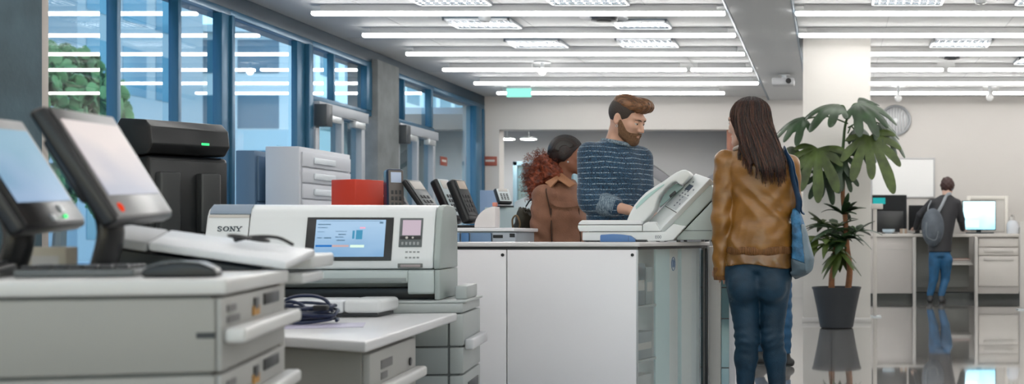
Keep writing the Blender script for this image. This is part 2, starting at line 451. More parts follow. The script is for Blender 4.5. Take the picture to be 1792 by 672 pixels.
# doors under bays 3 and 4
def door(n, y0, y1, label):
    bm = B()
    for y, w in ((y0, .09), ((y0 + y1) / 2, .06), (y1 - .09, .09)): box(bm, (XL - .06, y, .02), (XL + .06, y + w, 2.18), .004)
    box(bm, (XL - .06, y0, 2.16), (XL + .10, y1, 2.27), .004); box(bm, (XL - .05, y0, .0), (XL + .05, y1, .12), .004); box(bm, (XL - .04, y0, 1.0), (XL + .05, y1, 1.06), .004)
    o = struct('door_%d' % n, bm, mat('grey_door_frame', (0.36, 0.39, 0.43), .4)); 
    bm = B(); box(bm, (XL - .01, y0 + .05, .1), (XL - .004, y1 - .05, 2.18)); obj('pane', bm, glass('door_glass', (.25, .42, .48), .06), o, 0)
    bm = B()
    for k in (.27, .77): 
        yy = y0 + (y1 - y0) * k; box(bm, (XL + .06, yy - .13, 2.08), (XL + .13, yy + .13, 2.15), .006); box(bm, (XL + .06, yy - .28, 2.155), (XL + .1, yy, 2.175), .003)
    obj('door_closer', bm, M_alum, o)
    bm = B(); tube(bm, [(XL + .12, (y0+y1)/2 - .05, .8), (XL + .12, (y0+y1)/2 - .05, 1.4)], .015); obj('door_handle', bm, M_alum, o)
    bm = B(); box(bm, (XL + .05, y0 - .02, 2.02), (XL + .18, y0 + .12, 2.24), .006); obj('door_operator', bm, mat('closer_dark', (.05, .06, .07), .4), o)
    return o
door(1, 11.50, 12.72, ''); door(2, 13.66, 14.98, '')
t = thing('window_sign', 'plate standing in for the red brown wall sign reflected in the far pane', 'sign', (XL - .012, 15.5, at(785, 283, 15.6).z))  # reflection of the wall sign in the glass, modelled as a plate
bm = B(); box(bm, (0, -.13, -.06), (.008, .13, .06), .002); obj('panel', bm, mat('sign_red', (0.30, 0.075, 0.05), .5), t)
bm = B(); box(bm, (.0085, -.09, -.01), (.0095, .09, .02)); obj('stripe', bm, M_white, t)

# ---------------- ceiling lights
rowsY = [10.43, 11.56, 12.74, 13.94, 15.16, 16.2]
ordn = ['first', 'second', 'third', 'fourth', 'fifth', 'sixth']
M_house = mat('light_housing', (.7, .7, .7), .4)
def lamp_row(x0, x1, Y, label, group):
    t = thing('linear_ceiling_light', label, 'ceiling light', ((x0 + x1) / 2, Y, ZC - .001), 0, group)
    L = (x1 - x0) / 2
    bm = B(); box(bm, (-L, -.034, -.064), (L, .034, -.054), .003); box(bm, (-L + .08, -.012, -.056), (L - .08, .012, 0)); obj('housing', bm, M_house, t)
    bm = B(); box(bm, (-L, -.028, -.096), (L, .028, -.0645), .014, 3); obj('diffuser', bm, M_led, t)
    return t
GL, GR = 'linear lights between the windows and the dropped strip', 'linear lights on the far side of the dropped strip'
for i, Y in enumerate(rowsY):
    if i == 3:
        for q, (a, b) in enumerate(((-4.74, at(943, 0, Y).x), (at(953, 0, Y).x, at(1201, 0, Y).x), (at(1209, 0, Y).x, -.97))):
            lamp_row(a, b, Y, 'short light of the broken fourth row, ' + ['beside the windows', 'in the middle of the row', 'beside the dropped strip'][q], GL)
    else:
        lamp_row(-4.74, -.97 if i < 5 else at(1268, 0, Y).x, Y, 'linear light between windows and dropped strip, %s row from the front' % ordn[i], GL)
    cuts = {3: at(1655, 0, Y).x, 5: at(1734, 0, Y).x}
    if i in cuts:
        lamp_row(-.30, cuts[i] - .03, Y, 'linear light beyond the column, %s row, piece nearer the column' % ordn[i], GR)
        lamp_row(cuts[i] + .03, 5.6, Y, 'linear light beyond the column, %s row, piece nearer the side wall' % ordn[i], GR)
    else:
        lamp_row(-.30 if i > 1 else -.33, 5.6, Y, 'linear light on the column side of the dropped strip, %s row from the front' % ordn[i], GR)
for Y in (9.28, 7.6, 5.9, 4.2, 2.5, 0.8, -1.0):
    lamp_row(-4.74, -.97, Y, 'linear ceiling light of the rows overhead, nearer than the first row seen', 'linear lights overhead')
    lamp_row(-.33, 5.6, Y, 'linear ceiling light of the rows overhead, nearer than the first row seen', 'linear lights overhead')

# ---------------- ceiling grilles
def grille(x0, x1, y0, y1, label):
    t = thing('ceiling_grille', label, 'vent', ((x0 + x1) / 2, (y0 + y1) / 2, ZC - .001), 0, 'metal ceiling grilles')
    a, b = (x1 - x0) / 2, (y1 - y0) / 2
    bm = B(); box(bm, (-a, -b, -.006), (a, b, 0)); obj('backing', bm, mat('grille_back', (.10, .16, .22), .4), t)
    bm = B()
    box(bm, (-a, -b, -.03), (-a + .025, b, -.006), .003); box(bm, (a - .025, -b, -.03), (a, b, -.006), .003)
    box(bm, (-a, -b, -.03), (a, -b + .025, -.006), .003); box(bm, (-a, b - .025, -.03), (a, b, -.006), .003)
    obj('frame', bm, M_alum, t)
    bm = B(); k = 9
    for i in range(1, k):
        x = -a + 2 * a * i / k; box(bm, (x - .005, -b + .02, -.026), (x + .005, b - .02, -.008))
        y = -b + 2 * b * i / k; box(bm, (-a + .02, y - .005, -.026), (a - .02, y + .005, -.008))
    obj('louvre', bm, mat('grille_chrome', (.6, .68, .76), .18, metal=.9), t)
grille(-3.72, -3.06, 9.62, 10.33, 'metal ceiling grille in front of the first light row near the windows')
grille(-2.52, -1.82, 9.62, 10.33, 'metal ceiling grille in front of the first light row mid ceiling')
grille(.36, 1.0, 9.62, 10.33, 'metal ceiling grille in front of the first light row just past the column')
grille(1.65, 2.3, 9.62, 10.33, 'metal ceiling grille in front of the first light row furthest from the column')
grille(-3.75, -3.1, 11.0, 11.48, 'metal ceiling grille before the second light row near the windows')
grille(-2.15, -1.6, 11.1, 11.5, 'metal ceiling grille just behind the round diffuser')
grille(-2.3, -1.68, 12.1, 12.62, 'metal ceiling grille before the third light row left of the dropped strip')
grille(1.08, 1.72, 12.1, 12.62, 'metal ceiling grille above the small round diffuser past the column')
grille(2.2, 2.9, 13.4, 13.85, 'metal ceiling grille before the fourth light row far past the column')
grille(-3.5, -2.9, 12.2, 12.65, 'metal ceiling grille before the third light row near the windows')
def diffuser(x, y, r, label):
    t = thing('round_ceiling_vent', label, 'vent', (x, y, ZC - .001), 0, 'round air diffusers')
    bm = B(); lathe(bm, [(r * .8, -.012), (r, -.02), (r, 0)], n=40); obj('rim', bm, mat('diffuser_white', (.75, .76, .78), .4), t)
    bm = B(); lathe(bm, [(r * .35, -.05), (r * .55, -.045), (r * .6, -.0125)], n=40); obj('cone', bm, M_dark, t)
    bm = B(); lathe(bm, [(r * .2, -.058), (r * .3, -.055), (r * .3, -.0505)], n=40); obj('core', bm, M_black, t)
diffuser(-2.18, 10.95, .23, 'round ceiling air diffuser between the first and second light rows')
diffuser(1.4, 13.3, .17, 'smaller round air diffuser past the column')
for (px, d, lab) in ((1716, 10.15, 'small white smoke detector near the first light row past the column'), (848, 11.0, 'small white smoke detector near the windows')):
    p = at(px, 0, d)
    t = thing('smoke_detector', lab, 'detector', (p.x, d, ZC - .001), 0, 'smoke detectors')
    bm = B(); lathe(bm, [(.03, -.05), (.05, -.04), (.06, -.012), (.06, 0)]); obj('body', bm, M_plas, t)
    bm = B(); lathe(bm, [(.012, -.054), (.018, -.0505)]); obj('sensor', bm, M_dark, t)
# hanging little lamps
for (px, py, d, on, lab) in ((949, 125, 13.82, 1, 'small lit ball lamp hanging in the gap of the fourth light row'), (1572, 172, 16.0, 0, 'small white spotlight hanging above the round wall disc'), (1732, 171, 16.0, 0, 'small white spotlight hanging in the gap of the last light row')):
    p = at(px, py, d)
    t = thing('hanging_lamp', lab, 'lamp', (p.x, d, p.z))
    bm = B(); ball(bm, (0, 0, 0), .045 if on else .05); obj('bulb', bm, emis('ball_lamp', (1, .99, .97), 4.0) if on else mat('frosted_white', (.75, .75, .75), .3), t)
    bm = B(); cyl(bm, (0, 0, .04), (0, 0, max(.06, ZC - p.z)), .02); lathe(bm, [(.1, -.012), (.1, 0)], (0, 0, ZC - p.z - .001)); obj('stem', bm, M_plas, t)
# projector on the dropped strip
p = at(1375, 142, 14.5)
t = thing('ceiling_projector', 'small pale projector fixed under the dropped ceiling strip', 'projector', (-.60, 14.5, ZC - .06))
bm = B(); box(bm, (-.15, -.12, -.14), (.13, .12, -.05), .02); obj('body', bm, mat('projector_grey', (.45, .46, .48), .4), t)
bm = B(); cyl(bm, (0, 0, -.05), (0, 0, 0), .03); box(bm, (-.07, -.05, -.012), (.07, .05, 0)); obj('mount', bm, M_alum, t)
bm = B(); cyl(bm, (.06, -.14, -.095), (.06, -.11, -.095), .035); obj('lens', bm, M_black, t)
# exit sign
t = thing('exit_sign', 'small green lit sign hanging before the last light row', 'sign', (at(910, 0, 16.0).x, 15.95, ZC - .005))
bm = B(); box(bm, (-.17, -.02, -.16), (.17, .02, -.04), .004); obj('sign_face', bm, emis('sign_green', (.25, .70, .58), .8), t)
bm = B(); box(bm, (-.16, -.012, -.0395), (.16, .012, 0)); obj('bracket', bm, M_plas, t)
# round slatted disc and whiteboard
p = at(1567, 211, YB)
t = thing('round_wall_vent', 'round grey wall vent with upright slats behind the plant', 'vent', (p.x, YB - .002, p.z))
RX = Matrix.Rotation(R(90), 4, 'X')
bm = B()
tube(bm, [(.215 * math.cos(2 * math.pi * i / 48), -.03, .215 * math.sin(2 * math.pi * i / 48)) for i in range(48)], .022, 10, True); obj('rim', bm, mat('vent_rim', (.30, .31, .32), .4, metal=.3), t)
bm = B(); lathe(bm, [(.21, 0), (.21, .012)], n=48, M=RX); obj('backing', bm, mat('vent_back', (.5, .5, .51), .4), t)
bm = B()
for i in range(-4, 5):
    x = i * .045; hgt = math.sqrt(max(.2 ** 2 - x * x, 0.0004)); box(bm, (x - .011, -.03, -hgt), (x + .011, -.013, hgt), .003)
obj('slat', bm, mat('vent_slat', (.34, .35, .36), .35, metal=.3), t)
bm = B(); lathe(bm, [(.03, .031), (.035, .04)], n=24, M=RX); obj('hub', bm, M_plas, t)
t = thing('whiteboard', 'blank whiteboard with grey frame on the back wall behind the bending person', 'whiteboard', (at(1580, 0, YB).x, YB - .002, at(0, 345, YB).z))
w, h = .47, .58
bm = B(); box(bm, (-w, -.012, 0), (w, 0, h)); obj('board', bm, mat('board_white', (.74, .74, .74), .25), t)
bm = B()
for x in (-w, w): box(bm, (x - .012, -.022, -.012), (x + .012, 0, h + .012), .003)
for z in (0, h): box(bm, (-w, -.022, z - .012), (w, 0, z + .012), .003)
obj('frame', bm, mat('board_frame', (.45, .45, .46), .4), t)

# ---------------- outdoors beyond the windows
bm = B(); box(bm, (-130, -20, -.35), (XL - .36, 200, -.15)); struct('ground', bm, mat('paving', (.42, .44, .45), .8, var=.15, vscale=.3))
def building(x0, x1, y0, y1, h, cw, cg, rows_, bay_w, label):
    t = thing('building', label, 'building', (0, 0, 0))
    bm = B(); box(bm, (x0, y0, -.14), (x1, y1, h)); box(bm, (x0 - .3, y0 - .3, h), (x1 + .3, y1 + .3, h + .4)); obj('wall', bm, cw, t)
    bm = B(); g = B(); fh = h / rows_
    for r_ in range(rows_):
        y = y0 + .6
        while y + bay_w < y1:
            box(g, (x1, y, r_ * fh + .8), (x1 + .03, y + bay_w * .7, (r_ + 1) * fh - .4)); y += bay_w
        x = x0 + .6
        while x + bay_w < x1:
            box(g, (x, y0 - .03, r_ * fh + .8), (x + bay_w * .7, y0, (r_ + 1) * fh - .4)); x += bay_w
    bm.free(); obj('window', g, cg, t)
M_fac = mat('pale_facade', (.62, .70, .74), .7); M_fac2 = mat('grey_facade', (.25, .30, .34), .7); M_fg = mat('facade_glass', (.05, .16, .24), .1, spec=.9)
building(-36, -28, 62, 92, 12, M_fac, M_fg, 4, 3.2, 'pale office block across the paved yard')
building(-44, -33, 50, 60, 17, M_fac2, M_fg, 5, 2.6, 'dark grey tower block across the paved yard')
building(-50, -38, 105, 140, 13, mat('beige_facade', (.66, .63, .56), .8), M_fg, 4, 3.4, 'beige block farthest down the yard')
bm = B()
V = []
for i in range(25):
    row = []
    for j in range(13):
        x = -118 + j * 6; y = -10 + i * 6
        hz = 13 * math.exp(-((x + 64) / 15) ** 2) * (0.7 + .3 * math.sin(y * .05)) - 1.0 + .6 * math.sin(x * .3 + y * .21)
        row.append(bm.verts.new((x, y, hz)))
    V.append(row)
for i in range(24):
    for j in range(12): bm.faces.new((V[i][j], V[i + 1][j], V[i + 1][j + 1], V[i][j + 1]))
o = struct('hills', bm, mat('green_slope', (.10, .20, .06), .9, var=.4, vscale=.15), smooth=180)
def tree(x, y, h, label, seed):
    rnd = random.Random(seed)
    t = thing('tree', label, 'tree', (x, y, -.15), 0, 'trees in the yard')
    bm = B(); tube(bm, [(0, 0, 0), (.1, 0, h * .3), (0, .1, h * .6)], [.2, .15, .08], 8); obj('trunk', bm, mat('bark', (.08, .06, .045), .9), t)
    bm = B()
    for i in range(1500):
        th, u = rnd.uniform(0, 6.28), rnd.uniform(-1, 1); rr = rnd.uniform(.5, 1) ** .5
        c = Vector((math.cos(th) * math.sqrt(1 - u * u) * h * .28 * rr, math.sin(th) * math.sqrt(1 - u * u) * h * .28 * rr, h * .65 + u * h * .34 * rr))
        M_ = Matrix.Translation(c) @ Euler((rnd.uniform(0, 3), rnd.uniform(0, 3), rnd.uniform(0, 3))).to_matrix().to_4x4() @ Matrix.Diagonal((h * .035, h * .022, h * .006, 1))
        bmesh.ops.create_icosphere(bm, subdivisions=1, radius=1.0, matrix=M_)
    obj('crown', bm, mat('tree_leaf', (.07, .16, .05), .8, var=.4, vscale=1.5), t)
tree(-22.0, 32.5, 6.6, 'green tree nearest the first window', 1); tree(-27, 43.5, 4.6, 'green tree before the grey tower', 2)
tree(-24, 52, 4.5, 'green tree between the tower and the pale block', 3); tree(-20, 58, 4.2, 'smaller green tree nearest the glazed doors', 4)

# world sky and sun outdoors
w = bpy.data.worlds.new('sky'); SC.world = w; w.use_nodes = True
nt = w.node_tree; nt.nodes.clear()
o_ = nt.nodes.new('ShaderNodeOutputWorld'); bg = nt.nodes.new('ShaderNodeBackground')
sk = nt.nodes.new('ShaderNodeTexSky'); sk.sky_type = 'NISHITA'; sk.sun_disc = False; sk.sun_elevation = R(38); sk.sun_rotation = R(120); sk.air_density = 1.2; sk.dust_density = .6
bg.inputs[1].default_value = 0.24
nt.links.new(sk.outputs[0], bg.inputs[0]); nt.links.new(bg.outputs[0], o_.inputs[0])
sun = bpy.data.lights.new('sun', 'SUN'); sun.energy = 1.6; sun.angle = R(1); sun.color = (1, .95, .88)
so = bpy.data.objects.new('sun', sun); COL.objects.link(so); so.rotation_euler = Vector((-.75, .35, -.7)).to_track_quat('-Z', 'Y').to_euler()
so.location = (10, -10, 20)

# ---------------- camera
cam = bpy.data.cameras.new('camera'); co = bpy.data.objects.new('camera', cam); COL.objects.link(co)
co.location = (0, 0, EYE); co.rotation_euler = (R(90), 0, 0)
cam.sensor_width = 36; cam.lens = 36 * F_PX / 1792
cam.shift_x = -(CX - 896) / 1792; cam.shift_y = (CY - 336) / 1792
cam.dof.use_dof = True; cam.dof.focus_distance = 5.9; cam.dof.aperture_fstop = 3.3
cam.clip_end = 500
SC.camera = co
SC.view_settings.view_transform = 'Standard'; SC.view_settings.look = 'None'; SC.view_settings.gamma = 1; SC.view_settings.exposure = 0.95
SC.cycles.use_denoising = True
SC.cycles.max_bounces = 8; SC.cycles.transparent_max_bounces = 16; SC.cycles.caustics_reflective = False; SC.cycles.caustics_refractive = False
SC.cycles.sample_clamp_indirect = 4.0
# ================================================================== MAIN COUNTER
t = thing('reception_counter', 'white reception counter with a glazed display end carrying the pale fax machine', 'counter', (0, 0, 0))
PB, PC = Vector((-.918, 5.4, 0)), Vector((-.673, 6.2, 0))
def plan(bm, pts, z0, z1, bev=0.0): poly(bm, [(x, y, z0) for x, y in pts], (0, 0, z1 - z0), bev)
bm = B(); plan(bm, [(-2.2, 5.39), (-.93, 5.39), (-.905, 5.40), (-.66, 6.19), (-.665, 6.22), (-2.2, 6.22)], .855, .8755, .004); obj('countertop', bm, mat('counter_top', (.66, .65, .66), .22, coat=.3), t)
bm = B(); plan(bm, [(-2.19, 5.405), (-.925, 5.405), (-.915, 5.41), (-.67, 6.18), (-.68, 6.21), (-2.19, 6.21)], .842, .8545); obj('shadow_gap', bm, M_black, t)
for a, b, lx in ((-2.19, -1.5375, -1.553), (-1.5315, -.922, -.940)):
    bm = B(); box(bm, (a, 5.4, .07), (b, 5.42, .841), .002); pn = obj('front_panel', bm, M_lam, t)
    bm = B(); cyl(bm, (lx, 5.3985, .816), (lx, 5.394, .816), .0075); lk = obj('lock', bm, M_black, pn)
bm = B(); plan(bm, [(-2.19, 5.421), (-1.03, 5.421), (-.93, 5.78), (-.715, 6.185), (-2.19, 6.185)], .07, .841); obj('carcass', bm, mat('case_inner', (.82, .82, .82), .4), t)
bm = B(); plan(bm, [(-2.15, 5.45), (-.96, 5.45), (-.72, 6.17), (-2.15, 6.17)], .001, .069); obj('plinth', bm, M_dark, t)
u = (PC - PB).normalized(); nrm = Vector((u.y, -u.x, 0)); Lg = (PC - PB).length
Mg = Matrix.Translation(PB) @ Matrix(((u.x, -nrm.x, 0, 0), (u.y, -nrm.y, 0, 0), (0, 0, 1, 0), (0, 0, 0, 1)))   # x along the pane, y inwards
bm = B(); box(bm, (.012, .0, .075), (Lg - .02, .006, .841), M=Mg); obj('glass_pane', bm, M_case, t, 0)
bm = B(); box(bm, (Lg - .02, -.006, .03), (Lg + .0, .03, .841), .003, M=Mg); obj('corner_post', bm, M_dark, t)
bm = B(); box(bm, (0, -.002, .07), (.011, .02, .841), .002, M=Mg); box(bm, (0.012, .0005, .03), (Lg - .021, .02, .074), .002, M=Mg); obj('pane_frame', bm, M_alum, t)
bm = B(); box(bm, (.26, .03, .075), (.42, .040, .84), M=Mg); box(bm, (.52, .012, .075), (.528, .03, .84), M=Mg); obj('inner_upright', bm, mat('pale_teal', (.62, .76, .78), .3), t)
for z in (.30, .56):
    bm = B(); box(bm, (.015, .012, z), (.23, .10, z + .012), M=Mg); obj('shelf', bm, M_gp, t)
bm = B()
tube(bm, [Mg @ Vector((.40 + .02 * math.cos(i * math.pi / 12), -.0012, .765 + .034 * math.sin(i * math.pi / 12))) for i in range(24)], .0018, 6, True)
for x, z0, z1 in ((.392, .748, .785), (.402, .745, .788), (.41, .75, .782)): box(bm, (x - .0022, -.002, z0), (x + .0022, -.0005, z1), M=Mg)
obj('emblem', bm, mat('emblem_blue', (.10, .16, .30), .4), t, label='small oval blue emblem on the display glass')
for k, (x, z, w_, h_, c) in enumerate(((.03, .574, .085, .20, (.20, .24, .26)), (.125, .574, .075, .18, (.30, .34, .35)), (.03, .314, .16, .13, (.28, .31, .33)), (.03, .0765, .16, .16, (.45, .46, .46)))):
    q = thing('display_box', ['dark grey box on the upper display shelf beside the front panel', 'paler grey box on the upper display shelf', 'wide grey box on the lower display shelf', 'pale grey box on the floor of the display'][k], 'box', Mg @ Vector((x, .015, z)), math.atan2(u.y, u.x), 'boxes in the glazed display')
    bm = B(); box(bm, (0, 0, 0), (w_, .07, h_), .003); obj('carton', bm, mat('display_box_%d' % k, c, .5), q)
    bm = B(); box(bm, (.01, -.0016, h_ * .35), (w_ - .01, -.0002, h_ * .6)); obj('printed_label', bm, M_white, q)

# white cabinet closing the counter's far end
t = thing('display_cabinet', 'narrow white cabinet with a teal glass strip beside the standing woman', 'cabinet', (0, 0, 0))
bm = B(); box(bm, (-.668, 6.24, .0), (-.605, 6.85, .85), .003); obj('side_panel', bm, mat('warm_white', (.62, .60, .58), .4), t)
bm = B(); box(bm, (-.604, 6.27, .03), (-.560, 6.82, .83)); obj('glass_strip', bm, mat('teal_strip', (.12, .27, .31), .06, spec=.9), t)
bm = B(); 
for z in (.18, .45, .62): box(bm, (-.6035, 6.2685, z), (-.5605, 6.2697, z + .006))
obj('shelf_edge', bm, M_dark, t)
bm = B(); box(bm, (-.559, 6.24, 0), (-.525, 6.85, .85), .003); obj('edge_panel', bm, M_lam, t)

# ------------------------------------------------------------------ fax machine
FD = 5.80
def fx(px, py, dy=0.0): return at(px, py, FD) + Vector((0, dy, 0))
fz = .8765
t = thing('fax_machine', 'large pale fax machine with raised slanted control panel on the reception counter', 'fax machine', (0, 0, 0))
M_fw = mat('fax_white', (.74, .77, .78), .3); M_fg_ = mat('fax_grey', (.44, .50, .49), .4); M_fa = mat('fax_aqua', (.42, .62, .60), .25)
def prismpx(pts, d0, d1, m, name, bev=.006, par=None):
    bm = B(); P = [fx(x, y, d0) for x, y in pts]
    for p in P: p.z = max(p.z, fz + .004)
    poly(bm, P, (0, d1 - d0, 0), bev, 3); return obj(name, bm, m, par or t)
prismpx([(1019, 406), (1019, 421), (1166, 423), (1178, 420), (1200, 396), (1178, 392), (1163, 405.5)], .0, .36, M_fw, 'base', .004)
prismpx([(1012, 394), (1012, 399), (1015, 405), (1124, 405), (1124, 394)], -.012, .37, M_fw, 'paper_tray', .004)
prismpx([(1014, 389), (1019, 385.3), (1123, 385.3), (1123, 393), (1012, 393)], -.008, .36, mat('fax_lid', (.78, .79, .81), .28), 'tray_lid', .004)
prismpx([(1125, 405), (1125, 393), (1134, 388), (1146, 388), (1153, 398), (1156, 405)], -.006, .34, M_fw, 'hinge_block', .004)
prismpx([(1163, 404), (1243, 321), (1251, 337), (1244.5, 349), (1183, 413), (1170, 416)], .03, .36, M_fg_, 'upper_body', .006)
prismpx([(1182.5, 420), (1183, 416), (1245, 352), (1246, 419.5)], .035, .35, M_fg_, 'rear_body', .004)
prismpx([(1186, 403), (1244.3, 403), (1244.3, 404), (1186, 404)], .0335, .04, M_dark, 'body_seam', 0)
prismpx([(1167, 418), (1184, 413), (1243, 351), (1243, 346), (1240, 344), (1166, 412)], .045, .34, M_black, 'body_gap', 0)
# slanted panel: near edge, far edge
Nn = [fx(1155, 403, .0), fx(1243, 312, .0)]; Ff = [fx(1126, 387, .15), fx(1211, 300, .15)]
def face(s, q): return (Nn[0].lerp(Nn[1], s)).lerp(Ff[0].lerp(Ff[1], s), q)
bm = B(); poly(bm, [Nn[0], Nn[1], Ff[1], Ff[0]], (.018, .045, -.020), .007, 3); pnl = obj('control_panel', bm, M_fw, t)
e1 = (Nn[1] - Nn[0]).normalized(); e2 = (Ff[0] - Nn[0]); e2 = (e2 - e1 * e1.dot(e2)).normalized(); e3 = e1.cross(e2)
if e3.y > 0: e3 = -e3
def fplate(s0, s1, q0, q1, m, name, h=.0012, par=None):
    bm = B(); poly(bm, [face(s0, q0) + e3 * .0002, face(s1, q0) + e3 * .0002, face(s1, q1) + e3 * .0002, face(s0, q1) + e3 * .0002], e3 * h); return obj(name, bm, m, par or pnl)
fplate(.33, .34, .02, .9, M_dark, 'panel_seam')
fplate(.36, .60, .15, .82, mat('fax_sheet', (.60, .63, .66), .25), 'instruction_plate')
fplate(.70, .80, .45, .75, mat('fax_display', (.10, .13, .18), .15), 'display')
bm = B()
rnd = random.Random(3)
for i in range(9):
    for j in range(3):
        if rnd.random() < .45: continue
        s, q = .40 + .055 * i, .22 + .2 * j
        if .68 < s < .83 and q > .4: continue
        bm = B(); poly(bm, [face(s, q) + e3 * .0016, face(s + .022, q) + e3 * .0016, face(s + .022, q + .06) + e3 * .0016, face(s, q + .06) + e3 * .0016], e3 * .001); obj('button', bm, mat('fax_print', (.12, .14, .18), .4), pnl)
# handset arch: broad curved cover with a recess
arch = [(1094, 386), (1099, 374), (1107, 359), (1117, 347), (1128, 336), (1143, 326), (1159, 316), (1170, 308), (1181, 301), (1191, 296.5), (1199, 296), (1205, 301), (1207, 306), (1201, 313), (1192, 322), (1186, 321), (1181, 316), (1174, 318), (1162, 328), (1150, 343), (1145, 357), (1143, 366), (1132, 379), (1124, 389)]
hd = prismpx(arch, .04, .19, M_fw, 'handset_cover', .012)
prismpx([(1110, 361), (1120, 349), (1133, 338), (1150, 327), (1161, 321), (1160, 324), (1148, 333), (1134, 345), (1120, 358), (1111, 366)], .0365, .0395, M_fa, 'aqua_strip', .001, hd)
prismpx([(1147, 362), (1152, 345), (1164, 330), (1175, 320.5), (1181, 319), (1190, 325), (1170, 343)], .12, .18, mat('fax_recess', (.30, .42, .42), .3), 'recess', .003)
prismpx([(1166, 341), (1176, 332), (1179, 336), (1168, 345)], .10, .119, M_black, 'recess_slot', .002)
bm = B()
for x in (1025, 1150, 1186, 1236):
    for dy in (.03, .31):
        p = fx(x, 423, dy); cyl(bm, (p.x, p.y, fz), (p.x, p.y, fz + .008), .01, n=12)
obj('foot', bm, M_dark, t)
bmM = Matrix.Translation(fx(1152, 415, -.0011)) @ Matrix.Rotation(R(90), 4, 'X')
text_obj('model_mark', 'E00', .022, mat('fax_print', (.12, .14, .18), .4), t, bmM, .0006)
# blue hand scanner lying before the fax machine
t = thing('handheld_scanner', 'blue wedge shaped handheld scanner lying on the counter before the fax machine', 'scanner', (at(1050, 0, 5.60).x, 5.60, .8765))
bm = B(); k = 5.53 / 2000
poly(bm, [(0, 0, 0), (0, 0, .030), (.004, 0, .036), (.06, 0, .039), (.10, 0, .037), (.145, 0, .031), (.172, 0, .012), (.172, 0, 0)], (0, .055, 0), .006, 3); obj('body', bm, mat('scanner_blue', (.085, .19, .42), .35), t)
bm = B(); box(bm, (.139, -.0012, .004), (.1405, -.0002, .028)); obj('seam', bm, M_dark, t)
bm = B(); box(bm, (.173, .008, .001), (.225, .047, .011), .002); obj('dark_tip', bm, M_dark, t)

# ================================================================== SERVICE COUNTER BEHIND
t = thing('service_counter', 'long white service counter with blue drawer fronts behind the large printer', 'counter', (0, 0, 0))
sz = .955
bm = B(); box(bm, (-4.0, 6.7, sz - .022), (-1.86, 7.25, sz), .004); obj('countertop', bm, M_lam, t)
bm = B(); box(bm, (-3.98, 6.72, .0), (-1.88, 7.23, sz - .023), .003); obj('carcass', bm, mat('service_grey', (.34, .39, .44), .45), t)
bx = lambda x: at(x, 0, 6.7).x
for k, (a, b, c) in enumerate(((780, 805, (.13, .23, .38)), (806, 821, (.055, .17, .38)), (822, 860, (.14, .24, .40)), (861, 903, (.40, .44, .50)))):
    for q in range(3):
        z1 = sz - .03 - q * .22
        bm = B(); box(bm, (bx(a) + .003, 6.70, z1 - .21), (bx(b) - .003, 6.719, z1), .003); dw = obj('drawer', bm, mat('drawer_%d' % k, c, .4), t)
        if k == 3 and q == 0:
            bm = B(); box(bm, (bx(863), 6.6975, z1 - .03), (bx(880), 6.6995, z1 - .012)); box(bm, (bx(892), 6.6975, z1 - .026), (bx(901), 6.6995, z1 - .004)); box(bm, (bx(863), 6.6975, z1 - .058), (bx(901), 6.6995, z1 - .052)); obj('slot', bm, M_black, dw)
# red box
p = at(587, 353, 6.85)
t = thing('red_box', 'bright red carton box standing on the service counter', 'box', (at(626, 0, 6.95).x, 6.95, sz + .001), R(-28))
bm = B(); box(bm, (-.105, -.105, 0), (.105, .105, .29), .004); obj('carton', bm, mat('red_card', (.62, .055, .03), .45), t)
bm = B(); box(bm, (-.109, -.109, .225), (.109, .109, .294), .004); 
bm.free()
bm = B(); box(bm, (-.104, -.012, .2905), (.104, .012, .2915)); obj('lid_seam', bm, mat('red_seam', (.35, .03, .02), .5), t)
# desktop terminals, each a slanted slab on a foot
def terminal(px, d, w, h, lean, yaw, thick, m_front, m_back, label, lit=None, z0=None):
    z0 = sz + .001 if z0 is None else z0
    q = thing('card_terminal', label, 'terminal', (at(px, 0, d).x, d, z0), yaw, 'terminals on the service counter')
    Mt = Matrix.Translation((0, 0, .018 + thick * abs(math.sin(lean)))) @ Matrix.Rotation(lean, 4, 'X')
    bm = B(); box(bm, (-w / 2, 0, 0), (w / 2, thick, h), min(.02, thick * .3), 3, M=Mt); obj('body', bm, m_back, q)
    bm = B(); box(bm, (-w / 2 + .008, -.005, h * .12), (w / 2 - .008, -.0005, h - .012), .002, M=Mt); f = obj('front_panel', bm, m_front, q)
    bm = B(); box(bm, (-w / 2 + .02, -.0075, h * .74), (w / 2 - .02, -.0055, h * .93), .001, M=Mt); obj('display', bm, lit or M_white, f)
    bm = B()
    for i in range(3):
        for j in range(4): box(bm, (-w * .3 + i * w * .22, -.0085, h * (.2 + .11 * j)), (-w * .3 + i * w * .22 + w * .14, -.0055, h * (.2 + .11 * j) + h * .07), .001, M=Mt)
    obj('keypad', bm, M_dark, f)
    bm = B(); dd = max(.06, abs(math.sin(lean)) * h * .75); box(bm, (-w / 2, -.015, 0), (w / 2, thick + .02 + dd * .5, .016), .005); obj('foot', bm, m_back, q)
    return q
M_navy = mat('navy_plastic', (.012, .028, .065), .35); M_brn = mat('brown_grey_plastic', (.12, .105, .10), .45); M_sil = mat('silver_plastic', (.45, .52, .55), .3)
M_lab = mat('pale_label', (.50, .60, .80), .3)
terminal(694, 6.80, .10, .33, R(-4), R(35), .10, M_brn, M_navy, 'navy upright terminal with pale label, right beside the red box', M_lab)
terminal(722, 7.08, .13, .30, R(-34), R(76), .05, M_dark, M_black, 'black wedge terminal next after the navy one', M_white)
terminal(772, 6.82, .15, .32, R(-38), R(76), .035, mat('slate_plastic', (.16, .17, .18), .35), M_black, 'slanted slate faced terminal in the middle of the row')
terminal(806, 7.08, .12, .30, R(-27), R(74), .06, M_sil, M_black, 'silver faced black terminal behind the slate one', M_white)
terminal(832, 6.86, .12, .28, R(-25), R(74), .06, M_dark, M_black, 'black and silver terminal at the end of the row beside the white hood', mat('copper_label', (.5, .42, .36), .4))
